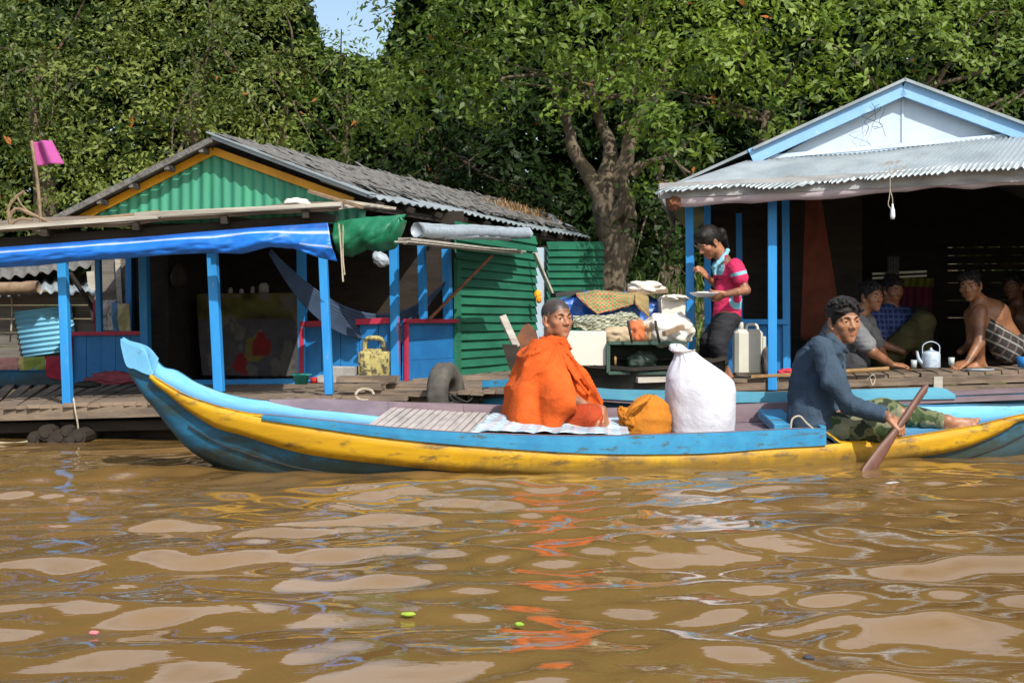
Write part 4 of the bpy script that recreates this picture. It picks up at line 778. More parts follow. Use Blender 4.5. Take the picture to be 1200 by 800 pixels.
m = MB(); p = at_(NEAR, 966); m.beam(p+A(0, .02, -.01), p+A(.02, .5, .02), .03, .05); m.build('end_board', 'rail', TBT); m = MB(); m.beam(at_(NEAR, 934)+A(0, .25, -.02), at_(NEAR, 934)+A(0, .7, .03), .14, .05); m.build('thwart', 'rail', TBT)
m = MB(); m.tube(crs([at_(NEAR, 928)+A(0, .03, 0), at_(NEAR, 930)+A(0, .03, .05), at_(NEAR, 938)+A(0, .02, .065), at_(NEAR, 945)+A(0, .0, .03), at_(NEAR, 952)+A(0, -.02, .0)], 5), .005, 6); tag(m.build('tether', 'rope'), 'thin pale cord tied to the long boat rail behind the rower', 'cord')
# mat + cloth under the monk
M['mat'] = patt('printed_mat', ((.50, .60, .66), (.18, .34, .45), (.62, .45, .42)), (9, 14), 'check', line=(.5, .5, .52))
m = MB(); a, b = at_(NEAR, 552)+A(0, .03, .004), at_(NEAR, 738)+A(0, .03, .002); G = quadgrid(a, b, b+A(.02, .45, .05), a+A(.10, .45, .055), 60, 20); G[..., 2] += .02*np.abs(fbm(np.stack(np.meshgrid(np.arange(60)*.15, np.arange(20)*.2, [0.], indexing='ij'), -1)[:, :, 0], 2)); m.grid(G, back=.004)
tag(m.build('mat', 'mat', smooth=True), 'pale blue patterned mat spread on the long boat under the orange robed man', 'mat')
# sacks
def sack():
    c = at_(NEAR, 832)+A(0, .33, -.03); s = .0
    T = Thing('rice_sack', 'bulging white woven sack with its neck tied, standing in the long boat', 'sack', c)
    k = 6.55/FPX; pr_ = [(0, 0), (36, 0), (41, 8), (43.5, 26), (44, 46), (43, 58), (40, 67), (33, 76), (25, 84), (18, 91), (13, 98), (11, 103), (7, 108), (0, 109)]
    pr_ = crs(np.array(pr_, float)*k, 4); n = 64; th = np.linspace(0, 2*np.pi, n, endpoint=False); V = np.zeros((len(pr_), n, 3))
    for i, (r, z) in enumerate(pr_):
        zz = z/(113*k); neck = math.exp(-((zz-.82)/.14)**2)
        rr = r*(1+.012*np.sin(th*5+zz*4+5*fbm(np.stack([np.cos(th), np.sin(th), 0*th+zz*2], -1), 2))+.05*fbm(np.stack([np.cos(th)*1.6, np.sin(th)*1.6, 0*th+zz*3], -1), 3)+neck*.05*np.sin(th*13+3*fbm(np.stack([np.cos(th), np.sin(th), 0*th+zz], -1), 2)))
        V[i] = np.stack([np.cos(th)*rr, np.sin(th)*rr*.86, 0*th+z*(1+.015*np.cos(th*2+1))], -1)+A(-.020*zz**3-.03*(zz > .9), 0, 0)
    V[..., 0] -= .085*np.clip((V[..., 2]/(109*k)-.58)/.42, 0, 1); m = MB(); m.grid(V+c, close=True, flip=True); o = m.build('sack_body', 'white', T, True)
    m = MB(); q = c+A(-.090, 0, 97*k); t = np.linspace(0, 6.6, 22); m.tube(np.stack([q[0]+.060*np.cos(t), q[1]+.056*np.sin(t), q[2]+.004*t], -1), .003, 5); m.build('tie', 'rope', T)
sack()
T = Thing('orange_bag', 'ochre orange cloth bundle between the orange robed man and the white sack', 'bag', at_(NEAR, 761)+A(0, .3, -.03)); c = at_(NEAR, 761)+A(0, .30, -.03); k = 6.7/FPX
m = MB(); na, nbb = 72, 44; th = np.linspace(0, 2*np.pi, na, endpoint=False); V = []
for v in np.linspace(0, 1, nbb):
    r = 30*(1-max(0, (v-.35)/.65)**1.8*.80)*min(1, (v+.02)*9)**.45; z = 50*v; w_ = fbm(np.stack([np.cos(th)*1.7, np.sin(th)*1.7, 0*th+v*2.4], -1), 3); sg = np.sin(th*9+v*5+4*w_)*np.clip(v-.1, 0, 1)
    V.append(np.stack([np.cos(th)*r*(1+.10*w_+.055*sg)+(v-.4)*9+4, np.sin(th)*r*.8*(1+.10*w_+.055*sg), 0*th+z*(1+.03*w_)], -1))
V = np.array(V)*k+c; V += (V-V.mean((0,1)))*(.10*(1-2*np.abs(fbm(V*A(9, 9, 14)+4, 2)))-.04)[..., None]; m.grid(V, close=True, flip=True); m.build('body', 'bag', T, True)
m = MB(); m.blob(c+A(-21*k, -.07, 22*k), (.035, .05, .07), .35, 3, ax=np.array([[.85, 0, .5], [0, 1, 0], [-.5, 0, .85]])); m.blob(c+A(-27*k, -.06, 12*k), (.02, .03, .045), .35, 4); m.tube(crs([c+A(-24*k, -.13, 24*k), c+A(-15*k, -.15, 36*k), c+A(-3*k, -.13, 42*k), c+A(5*k, -.08, 48*k)], 5), [.012]*16, 8, rough=.2); m.build('flap', 'bag', T, True)
# paddle
c0, c1 = P(1086, 452, 6.72), P(1022, 545, 6.52); T = Thing('paddle', 'reddish brown wooden paddle dipped beside the boat in the hand of the rower', 'paddle', c1); dr = nrm(c1-c0)
m = MB(); L = np.linalg.norm(c1-c0)+.10; n_ = 26; sdx = nrm(np.cross(dr, A(.3, -1, .1))); th_ = nrm(np.cross(dr, sdx)); G = []
for i in range(n_):
    s_ = i/(n_-1); w = np.interp(s_, [0, .03, .35, .5, .7, .92, 1], [.010, .021, .019, .020, .033, .036, .022]); t_ = np.interp(s_, [0, .5, 1], [.014, .014, .006]); an = np.linspace(0, 2*np.pi, 14, endpoint=False)
    G.append(c0+dr*L*s_+np.cos(an)[:, None]*sdx*w+np.sin(an)[:, None]*th_*t_)
m.grid(np.array(G), close=True); m.build('shaft_and_blade', 'paddle', T, True); PAD = (c0, c1, dr)

# ================================================================== SECOND BLUE BOAT
def boat2():
    T = Thing('moored_canoe', 'second blue canoe with a pale cyan washboard moored behind the long boat', 'boat', A(1.6, 8.3, 0))
    X2 = np.array([560, 575, 610, 690, 800, 900, 1000, 1124, 1200, 1330.]); g = np.array([463, 461, 460, 465, 473, 473.5, 472, 467, 464, 458]); fg = np.array([461, 458, 456, 458, 463, 464, 463, 460, 457, 452]); w = np.array([.04, .10, .2, .32, .38, .40, .40, .38, .36, .3])
    xs = np.linspace(560, 1330, 70); g, fg, w = (np.interp(xs, X2, q) for q in (g, fg, w)); dc = 8.05+.00004*(xs-560)
    N_ = np.array([P(x, a, d-q) for x, a, d, q in zip(xs, g, dc, w)]); F_ = np.array([A((x-600)/FPX*d, d+q, EYE-(b-HOR)/FPX*(d+q)) for x, b, d, q in zip(xs, fg, dc, w)])
    B_ = N_+A(0, .12, 0); B_[:, 2] = -.08; K = (N_+F_)/2; K[:, 2] = -.16; FB = F_-A(0, .12, 0); FB[:, 2] = -.08
    m = MB(); m.grid(np.stack([N_, lerp(N_, B_, .4)-A(0, .01, 0), B_, K, FB, F_], 1), back=-.02, flip=True); m.build('hull', 'hullblue', T, True)
    m = MB(); m.grid(np.stack([N_+A(0, -.016, .01), N_+A(0, .03, .01)], 1), flip=True, back=.03); m.grid(np.stack([F_+A(0, -.03, .01), F_+A(0, .016, .01)], 1), flip=True, back=.03); m.build('gunwale', 'mauve', T)
    m = MB(); q = (xs > 640) & (xs < 1128); xx = xs[q]; top = np.interp(xx, [640, 690, 720, 900, 1095, 1106, 1116, 1122, 1128], [454, 453.5, 456, 459, 453.5, 454.5, 460, 466, 466.5]); bt = np.interp(xx, [640, 800, 1128], [463, 472.5, 466.8])
    pl = [(P(x, t_, d-w_-.004), P(x, b_, d-w_-.004)) for x, t_, b_, d, w_ in zip(xx, top, bt, dc[q], w[q])]; m.grid(np.array([[a, b] for a, b in pl]), back=.022); m.build('washboard', 'railcyan', T)
    m = MB(); q = (xs < 612); m.grid(np.stack([N_[q]+A(0, -.02, -.03), N_[q]+A(0, -.02, -.07)], 1), back=.02); m.beam(P(566, 450, 7.95), P(606, 448, 7.85), .03, .045, jit=.005); m.build('bow_plank', 'rail', T)
    for x in (700, 790, 880, 1010, 1180, 1260): m = MB(); p = P(x, 470, 7.75)*1; p[2] = .2; m.beam(p, p+A(0, .6, 0), .10, .02); m.build('thwart', 'mauve', T)
boat2()
m = MB(); m.beam(P(745, 445, 8.4), P(812, 443, 8.5), .10, .035, jit=.006); tag(m.build('loose_plank', 'palewood'), 'short grey plank lying across the moored canoe beside the dark cargo canoe', 'plank')

# ================================================================== DARK CARGO CANOE AND ITS LOAD
CD = 8.75
def cargo():
    T = Thing('cargo_canoe', 'dark weathered canoe heaped with boxes and cloths behind the orange robed man', 'boat', P(740, 445, CD)*A(1, 1, 0))
    M['darkhull'] = surf('blackened_hull', (.035, .04, .032), (.018, .02, .016), .6, 5, (.5, 1, 2), wear=(.10, .10, .08), bump=.4)
    xs = np.linspace(628, 850, 40); g = np.interp(xs, [628, 650, 690, 740, 800, 850], [408, 417, 427, 431, 428, 418]); w = np.interp(xs, [628, 660, 740, 850], [.05, .22, .36, .3])
    N_ = np.array([P(x, a, CD-q) for x, a, q in zip(xs, g, w)]); F_ = N_+np.stack([0*w, 2*w, 0*w], 1)*1.; B_ = N_+A(0, .1, 0); B_[:, 2] = .02; B_[:, 2] = np.interp(xs, [628, 660, 850], [.30, .06, .0]); K = (N_+F_)/2; K[:, 2] = B_[:, 2]-.08; FB = F_*1-A(0, .1, 0); FB[:, 2] = B_[:, 2]
    m = MB(); m.grid(np.stack([N_, lerp(N_, B_, .5)-A(0, .02, 0), B_, K, FB, F_], 1), flip=True, back=-.02); m.build('hull', 'darkhull', T, True)
    m = MB(); m.grid(np.stack([N_+A(0, -.02, .0), N_+A(0, .025, .0)], 1), flip=True, back=.02); m.build('gunwale', 'darkwood', T)
    m = MB(); a, b = lerp(N_[4], F_[4], .2), lerp(N_[-3], F_[-3], .2); m.grid(quadgrid(a, b, b+A(0, .5, 0), a+A(0, .5, 0), 4, 4), flip=True, back=.02); m.build('floor', 'darkwood', T)
cargo()
def boxat(nm, cat, lab_, px0, px1, py0, py1, d, dep, mat, bev=.06, jit=.006, yaw=0):
    a, b = P(px0, py1, d), P(px1, py0, d); c = (a+b)/2+A(0, dep/2, 0); m = MB(); cy, sy = math.cos(yaw), math.sin(yaw); m.box(c, (b[0]-a[0])/2, dep/2, (b[2]-a[2])/2, np.array([[cy, sy, 0], [-sy, cy, 0], [0, 0, 1]]), jit=jit, bev=bev)
    return tag(m.build(nm, mat), lab_, cat)
boxat('foam_box', 'box', 'stained white foam box on the left end of the dark cargo canoe', 657, 711, 388, 429, 8.45, .3, 'foam')
T = Thing('wooden_crate', 'dark green open fronted crate loaded on the cargo canoe under the cloths', 'crate', P(740, 437, 8.5)); M['crate'] = surf('dark_green_paint', (.04, .085, .06), (.025, .05, .04), .6, 5, wear=(.10, .09, .07), bump=.3)
a, b, c, d = P(713, 437, 8.4), P(800, 437, 8.4), P(800, 402, 8.4), P(713, 402, 8.4); dp = A(0, .35, 0)
m = MB(); m.poly([a+dp, b+dp, c+dp, d+dp], A(0, 1, 0), .02); m.build('back', 'crate', T)
for q0, q1, hh in ((a, b, -.0), (d, c, 0)): m = MB(); m.beam(q0+dp*.5, q1+dp*.5, .35, .022); m.build('board', 'crate', T)
for q0, q1 in ((a, d), (b, c)): m = MB(); m.box((q0+q1)/2+dp*.5, .012, .17, abs(q1[2]-q0[2])/2); m.build('side', 'crate', T)
m = MB(); m.lathe(P(721, 428, 8.45), [(0, 0), (.008, 0), (.009, .05), (.004, .06), (0, .06)], 8); lab('small_tap', 'tap', 'little pale peg sticking up in the dark crate', m, 'straw')
m = MB(); m.blob(P(752, 422, 8.55), (.10, .08, .06), .35, 3, flat=-.6, col=(.05, .075, .06)); lab('dark_bundle', 'bundle', 'dark crumpled bundle inside the open crate', m, 'vc')
M['redcheck'] = patt('red_green_check', ((.42, .10, .05), (.30, .26, .10), (.10, .20, .08)), (16, 9), 'check')
M['camocloth'] = patt('patterned_grey_green_cloth', ((.38, .38, .28), (.10, .13, .08), (.50, .47, .36)), (8, 11), 'check')
def heap(pts_top, d, dep, zbot, mat, nm, lab_, cat, ns=.05, fr=6, col=None, hang=.12, na=60, nb=26):
    """cloth thrown over cargo: top outline by px,py at distance d, going back dep and hanging down in front"""
    xs = np.linspace(pts_top[0][0], pts_top[-1][0], na); ys = np.interp(xs, [p[0] for p in pts_top], [p[1] for p in pts_top]); G = np.zeros((na, nb, 3))
    for i, (x, y) in enumerate(zip(xs, ys)):
        z0 = P(x, y, d+.1)[2]; X = (x-600)/FPX*d; e = min(1, min(i, na-1-i)/5)
        hz = P(x, zbot if np.isscalar(zbot) else np.interp(x, [q[0] for q in zbot], [q[1] for q in zbot]), d-.05)[2]
        for j in range(nb):
            v = j/(nb-1)
            if v < .5: s_ = v/.5; yy = d-.04+.03*s_; z = lerp(hz, z0-.03, s_)
            else: s_ = (v-.5)/.5; yy = d-.01+dep*s_; z = z0-.03+.03*math.sin(s_*3.1)-.05*s_**3
            G[i, j] = A(X, yy, z)
    uu, vv = np.meshgrid(np.arange(na)/na, np.arange(nb)/nb, indexing='ij'); W = (G[-1, 0, 0]-G[0, 0, 0])
    n1 = fbm(np.stack([uu*W*fr+vv*2, vv*fr*.35, uu*0+d*3], -1), 3); rg = 1-2*np.abs(fbm(np.stack([uu*W*fr*1.6+3, vv*fr*.6+uu*2, uu*0+d*5], -1), 3)); n2 = .5*rg+.7*fbm(np.stack([uu*W*fr*2.2+3, vv*fr*.9, uu*0+d], -1), 3)
    G[..., 1] -= ns*(n1+.6*n2)*(1-.5*vv); G[..., 2] += ns*(.6*n2+.4*n1)
    m = MB(); m.grid(G, col, back=.01, flip=True); return tag(m.build(nm, mat, smooth=True), lab_, cat)
heap([(655, 352), (690, 345), (735, 344), (778, 350), (786, 364)], 8.95, .4, [(655, 376), (786, 380)], 'tarp', 'blue_sheet_heap', 'bright blue plastic sheet bundled over the cargo canoe load', 'tarpaulin', .05, 5, col=(.02, .12, .46))
heap([(676, 344), (700, 340), (745, 341), (757, 347)], 8.82, .45, [(676, 346), (690, 360), (700, 369), (712, 365), (757, 352)], 'redcheck', 'checked_blanket', 'red and green checked blanket draped on top of the blue sheet', 'blanket', .022, 6)
heap([(744, 342), (760, 346)], 8.8, .3, [(744, 356), (760, 372)], 'redcheck', 'checked_blanket_end', 'hanging end of checked blanket at the right of the blue sheet', 'blanket', .02, 5)
heap([(672, 374), (695, 371), (725, 365), (745, 367), (757, 378)], 8.6, .3, [(672, 384), (700, 389), (757, 390)], 'camocloth', 'patterned_cloth', 'wrinkled grey green patterned cloth in folds above the foam box', 'cloth', .06, 7, na=120, nb=50)
for k_, (x0, x1, yt, yb, cf, lb_) in enumerate(((710, 742, 384, 402, (.50, .38, .24), 'tan sack lying at left on the dark crate'), (738, 756, 377, 401, (.62, .17, .06), 'orange and red striped sack wedged between the tan sacks'), (754, 778, 376, 401, (.52, .36, .18), 'yellowish sack at right on the dark crate'))):
    m = MB(); a, b = P(x0, yb, 8.5), P(x1, yt, 8.5); m.blob((a+b)/2+A(0, .08, 0), ((b[0]-a[0])*.56, .12, (b[2]-a[2])*.56), .2, 3, 3.2, col=cf); lab('cargo_sack', 'sack', lb_, m, 'vc')
m = MB(); m.blob(P(786, 387, 8.45)+A(0, .1, 0), (.155, .14, .105), .35, 2.2, 2.4, na=60, nb=40); lab('white_sack', 'sack', 'crumpled white sack at the right end of the cargo canoe', m, 'foam')
boxat('foam_box', 'box', 'big white foam box at the right rear of the cargo load', 776, 805, 348, 386, 8.72, .3, 'foam', .25, .05)
m = MB(); m.blob(P(757, 338, 9.0), (.12, .13, .045), .5, 2.5, 3, flat=-.8); lab('white_lump', 'lump', 'rounded white lump standing on top of the cargo load', m, 'foam')
m = MB(); m.blob(P(791, 349, 8.82), (.085, .14, .02), .5, 2.5, 3, flat=-.8); lab('foam_slab', 'foam slab', 'pale foam lid on the big white box at the right', m, 'foam')
m = MB(); m.beam(P(745, 344, 8.9), P(782, 341, 8.9), .08, .03, jit=.004); lab('dark_board', 'board', 'narrow brown board lying on top of the cargo load', m, 'stick', False)
m = MB(); m.beam(P(648, 346, 8.9), P(680, 342, 9), .08, .03, jit=.004); lab('black_board', 'board', 'short dark board at the top left of the cargo load', m, 'black', False)
for x in (738, 770): m = MB(); rope(m, [P(x-2, 376, 8.35), P(x, 388, 8.32), P(x+3, 402, 8.35)], .009, 5); lab('cargo_strap', 'strap', ('dark strap over the tan sack at left' if x < 750 else 'dark curved strap over the yellowish sack at right'), m, 'darkwood')
m = MB(); m.beam(P(778, 391, 8.25), P(800, 383, 8.4), .03, .03, jit=.003); lab('brown_stick', 'stick', 'short brown stick resting on the crumpled white sack', m, 'stick', False)
# rusty outboard by the raft
T = Thing('outboard_motor', 'rusty brown engine cover leaning on the raft behind the orange robed man', 'engine', P(618, 440, 8.3))
m = MB(); pts = [(604, 404), (607, 392), (614, 381), (620, 379), (625, 384), (630, 394), (634, 412), (628, 432), (614, 436), (606, 422)]; m.poly([P(x, y, 8.2) for x, y in pts], A(0, 1, 0), .14); m.build('cover', 'rust', T)
m = MB(); m.post(P(589, 371, 8.25), P(606, 408, 8.15), .045); m.build('tiller', 'palewood', T)
m = MB(); m.poly([P(x, y, 8.05) for x, y in ((588, 403), (606, 404), (612, 424), (604, 442), (596, 430))], A(0, 1, 0), .05); m.build('bracket', 'darkwood', T)

# drift on the water
for i, (px, py, cf, s_, lb_) in enumerate(((478, 721, (.30, .42, .04), .018, 'bright green leaf floating beneath the middle of the boat'), (608, 733, (.25, .40, .04), .012, 'thin green leaf floating near the bottom middle'), (1050, 567, (.5, .5, .45), .05, 'pale scrap floating below the paddle'), (1068, 566, (.5, .06, .05), .03, 'red scrap floating right below the paddle'), (110, 743, (.55, .18, .2), .012, 'pink speck floating at lower left'), (948, 772, (.05, .05, .06), .014, 'dark speck floating at lower right'))):
    d = FPX*EYE/(py-HOR); c = A((px-600)/FPX*d, d, .004); m = MB(); m.blob(c, (s_, s_*.6, .006), .4, 3, col=cf, na=14, nb=8); tag(m.build('drift_leaf' if 'leaf' in lb_ else 'drift_scrap', 'vc', smooth=True), lb_, 'leaf' if 'leaf' in lb_ else 'scrap')

# ================================================================== TREES
def leaves(name, T, pos, nor, size, mat, bright, asp=.42, jit=1.0, seed=0):
    r = np.random.default_rng(seed); n = len(pos); d = nor*1.1+r.normal(0, .6*jit, (n, 3)); d /= np.linalg.norm(d, axis=1, keepdims=True)   # leaf plane normal
    a = np.cross(d, r.normal(0, 1, (n, 3))); a[:, 2] += .15; a /= np.linalg.norm(a, axis=1, keepdims=True); b = np.cross(d, a); s = size*r.uniform(.65, 1.35, n)[:, None]
    V = np.stack([pos-a*s*.5, pos+b*s*asp*.5+a*s*.06, pos+a*s*.5-d*s*.12, pos-b*s*asp*.5+a*s*.06], 1).reshape(-1, 3).astype(np.float32)
    me = bpy.data.meshes.new(name); me.vertices.add(4*n); me.vertices.foreach_set('co', (V-T.base).astype(np.float32).ravel()); me.loops.add(4*n); me.loops.foreach_set('vertex_index', np.arange(4*n, dtype=np.int32))
    me.polygons.add(n); me.polygons.foreach_set('loop_start', np.arange(0, 4*n, 4, dtype=np.int32)); me.polygons.foreach_set('loop_total', np.full(n, 4, np.int32))
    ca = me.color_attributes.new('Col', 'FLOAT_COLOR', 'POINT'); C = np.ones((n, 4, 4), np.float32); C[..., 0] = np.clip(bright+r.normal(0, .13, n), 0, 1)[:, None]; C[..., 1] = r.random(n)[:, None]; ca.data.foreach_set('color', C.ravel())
    me.materials.append(M[mat]); me.update(calc_edges=True); o = bpy.data.objects.new(name, me); scn.collection.objects.link(o); o.parent = T.o; return o
NT = [0]
def tree(label, base, trunk, lobes, size, dens, mat, name='broadleaf_tree', clump=.42, group=None, tm='bark', per=26, fill=.35, hue=0.):
    """trunk: list of (points, radii); lobes: (centre, radii) ellipsoids filled with twig clumps"""
    NT[0] += 1; r = np.random.default_rng(100+NT[0]); T = Thing(name, label, 'tree', base, group or 'trees on the bank behind the houses')
    m = MB()
    for p, rad in trunk: q = crs(p, 6); rr = np.interp(np.linspace(0, 1, len(q)), np.linspace(0, 1, len(rad)), rad); q = q+ (r.normal(0, .12, q.shape)*rr[:, None])*np.linspace(0, 1, len(q))[:, None]; m.tube(q, rr, 10, rough=.18)
    top = trunk[0][0][-1]
    for c, R in lobes:
        c = np.asarray(c, float)
        for _ in range(1): e = c+r.normal(0, .45, 3)*R; s_ = lerp(trunk[0][0][-2], top, r.random()); mid = lerp(s_, e, .5)+r.normal(0, .25, 3); m.tube(crs([s_, mid, e], 5), np.linspace(.032, .008, 11), 6, rough=.2)
    m.build('trunk', tm, T, True)
    PP, NN_, BB = [], [], []
    for c, R in lobes:
        c = np.asarray(c, float); R = np.asarray(R, float); area = 4*np.pi*((R[0]*R[1])**1.6/3+(R[0]*R[2])**1.6/3+(R[1]*R[2])**1.6/3)**(1/1.6); nc = max(6, int(area*dens/per))
        d = r.normal(0, 1, (nc, 3)); d /= np.linalg.norm(d, axis=1, keepdims=True); bulge = 1+.28*fbm(d*1.7+c, 3); rad = bulge*np.where(r.random(nc) < fill, r.uniform(.35, .9, nc), r.uniform(.88, 1.06, nc)); cc = c+d*R*rad[:, None]
        gap = fbm(cc*.9+5, 3) > -.34; cc, d2 = cc[gap], d[gap]; nc = len(cc)
        k = r.normal(0, 1, (nc, per, 3)); k /= np.linalg.norm(k, axis=2, keepdims=True); k *= (r.random((nc, per, 1))**.45)*clump*A(1, 1, .62)*r.uniform(.6, 1.35, (nc, 1, 1)); p = cc[:, None]+k
        nn = d2[:, None]*.6+A(0, -.25, .75)+k*.8/clump; br = np.clip(.42+.85*fbm(cc*.7, 3)+r.normal(0, .13, nc)+hue, 0, 1)
        PP.append(p.reshape(-1, 3)); NN_.append(nn.reshape(-1, 3)); BB.append(np.repeat(br, per))
    leaves('crown', T, np.vstack(PP), np.vstack(NN_), size, mat, np.concatenate(BB), seed=NT[0]); return T
def LB(px, py, d, w, h, dep):            # lobe surveyed from the photograph: centre px,py at distance d, half sizes w,h in px
    return (P(px, py, d), (w/FPX*d, dep, h/FPX*d))
def TB_(px, py, d): p = P(px, py, d); return A(p[0], p[1], bankz(p[0], p[1])-.1)
def trunk_(px, d, topx, topy, r0): b = TB_(px, 330, d); t = P(topx, topy, d+.3); return [([b, lerp(b, t, .35)+A(.15, 0, 0), lerp(b, t, .7)+A(-.1, 0, 0), t], [r0, r0*.75, r0*.5, r0*.25])]
# big old tree in the middle: modelled trunk with forks
d0 = 16.8; b0 = TB_(716, 330, d0); q = lambda x, y, o=0: P(x, y, d0+o)
tr = [([b0, q(718, 300), q(712, 262), q(706, 225), q(716, 180, .2), q(700, 130, .4), q(690, 80, .5)], [.24, .18, .165, .15, .10, .065, .04]),
      ([q(704, 232), q(690, 205), q(672, 175), q(664, 140), q(645, 100, -.2)], [.12, .105, .085, .06, .035]), ([q(716, 225, .1), q(733, 190), q(742, 150), q(765, 110), q(790, 60)], [.14, .11, .09, .07, .04]),
      ([q(712, 262, -.1), q(728, 240, -.2), q(733, 205, -.2), q(752, 190, -.2)], [.09, .07, .05, .03]), ([q(722, 318, .1), q(732, 290, .1), q(736, 250, .1), q(728, 205, .1)], [.16, .13, .11, .07]),
      ([q(742, 205, .1), q(760, 190), q(790, 182), q(812, 160)], [.05, .04, .03, .015]), ([q(664, 140), q(680, 110), q(672, 90), q(665, 70)], [.04, .03, .02, .01]), ([q(735, 120), q(750, 90), q(742, 60)], [.04, .03, .015]), ([q(724, 150), q(760, 128), q(778, 105), q(770, 80)], [.03, .02, .015, .01])]
tree('big old tree with thick forked trunk standing between the two houses', b0, tr, [LB(640, 20, 16.2, 130, 70, 1.6), LB(500, 40, 17, 70, 85, 1.4), LB(760, 30, 15.9, 110, 75, 1.5), LB(560, 70, 16.6, 90, 42, 1.2), LB(700, -60, 16.8, 220, 80, 2.2), LB(655, 122, 15.6, 26, 20, .35), LB(740, 95, 15.5, 60, 28, .6), LB(470, 100, 17.5, 42, 60, 1), LB(700, -200, 16, 210, 100, 1.8), LB(560, -150, 15.6, 150, 80, 1.5), LB(560, 118, 15.9, 60, 26, .8)], .108, 84, 'leafA', clump=.34, per=22, fill=.25)  # two lobes high above the view are added to shade the trees behind
tree('bright glossy tree overhanging the blue gable on the right', TB_(900, 300, 15.3), trunk_(900, 15.3, 900, 120, .16), [LB(830, 95, 14.6, 75, 62, .9), LB(795, 155, 14.4, 52, 48, .8), LB(900, 60, 14.8, 95, 75, 1.1), LB(880, 140, 14.9, 70, 45, .8), LB(960, 120, 15.2, 70, 60, .8), LB(850, 10, 15, 110, 45, 1.1), LB(780, 205, 14.6, 34, 50, .5), LB(760, 150, 14.7, 20, 26, .4)], .105, 92, 'leafA', clump=.28, per=22, fill=.25, hue=.08)
tree('dark leaved tree rising behind the blue gable at far right', TB_(1100, 300, 16), trunk_(1100, 16, 1090, 90, .2), [LB(1030, 40, 15.4, 95, 70, 1), LB(1110, 70, 15.7, 80, 65, 1), LB(1190, 60, 16, 85, 85, 1.2), LB(1060, -10, 15.8, 130, 50, 1), LB(1180, -20, 16.2, 130, 60, 1), LB(1290, 60, 16.5, 100, 110, 1.2), LB(1150, 150, 16.4, 80, 50, 1)], .105, 80, 'leafB', clump=.30, per=22, fill=.25)
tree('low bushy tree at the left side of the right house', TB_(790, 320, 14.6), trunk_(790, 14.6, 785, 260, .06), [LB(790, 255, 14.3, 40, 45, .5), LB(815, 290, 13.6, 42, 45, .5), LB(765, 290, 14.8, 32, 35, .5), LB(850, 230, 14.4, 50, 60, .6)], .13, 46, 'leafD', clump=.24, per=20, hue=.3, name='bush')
tree('tall leafy tree at the far left edge behind the flag', TB_(40, 300, 21), trunk_(40, 21, 50, 60, .25), [LB(20, 60, 20, 110, 90, 2), LB(90, 120, 19.6, 90, 80, 1.6), LB(0, 180, 19.5, 80, 80, 1.5), LB(100, 20, 20.6, 90, 70, 1.8), LB(70, 215, 18.8, 80, 60, 1.3), LB(-80, 100, 20, 90, 160, 2), LB(20, -60, 21, 160, 70, 2)], .092, 96, 'leafC', clump=.40, per=22)
tree('broad green tree behind the green gable, left of the sky gap', TB_(230, 300, 20), trunk_(230, 20, 235, 70, .25), [LB(215, 60, 19.4, 90, 80, 1.7), LB(170, 150, 18.8, 80, 65, 1.5), LB(270, 130, 18.6, 85, 65, 1.4), LB(290, 40, 19.8, 72, 80, 1.6), LB(160, 225, 18, 75, 45, 1.2), LB(240, 195, 17.8, 90, 40, 1.1), LB(240, -40, 20.4, 120, 60, 2)], .092, 104, 'leafC', clump=.38, per=22, hue=.05)
tree('pale twiggy tree at the left rim of the sky gap', TB_(335, 300, 21), trunk_(335, 21, 340, 90, .14), [LB(335, 60, 20.6, 34, 62, 1), LB(318, 120, 20, 50, 50, 1), LB(345, 10, 20.8, 22, 30, .7), LB(330, 170, 19.4, 55, 40, 1)], .095, 54, 'leafC', clump=.30, per=18, hue=.12)
tree('shorter tree below the sky gap behind the shingled roof', TB_(410, 300, 21), trunk_(410, 21, 410, 110, .16), [LB(405, 92, 20.4, 52, 42, 1.1), LB(440, 120, 20, 50, 50, 1.1), LB(385, 160, 19.6, 55, 45, 1), LB(450, 175, 19, 55, 45, 1), LB(400, 62, 20.8, 28, 26, .7), LB(365, 90, 20.6, 26, 40, .8)], .10, 80, 'leafB', clump=.32, per=20, hue=.05)
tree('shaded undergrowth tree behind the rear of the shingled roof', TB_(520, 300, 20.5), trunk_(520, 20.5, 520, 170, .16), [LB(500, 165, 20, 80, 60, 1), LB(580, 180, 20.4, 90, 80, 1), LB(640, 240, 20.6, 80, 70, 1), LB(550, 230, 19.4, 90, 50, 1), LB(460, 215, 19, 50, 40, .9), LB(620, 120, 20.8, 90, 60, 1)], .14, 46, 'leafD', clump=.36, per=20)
tree('shaded tree just behind the forked trunk', TB_(780, 300, 20.5), trunk_(780, 20.5, 780, 170, .16), [LB(760, 180, 20.2, 80, 90, 1), LB(740, 260, 19.8, 80, 60, 1), LB(840, 250, 19.4, 80, 80, 1), LB(830, 140, 20.6, 90, 80, 1), LB(920, 200, 20, 90, 100, 1)], .14, 46, 'leafD', clump=.36, per=20)
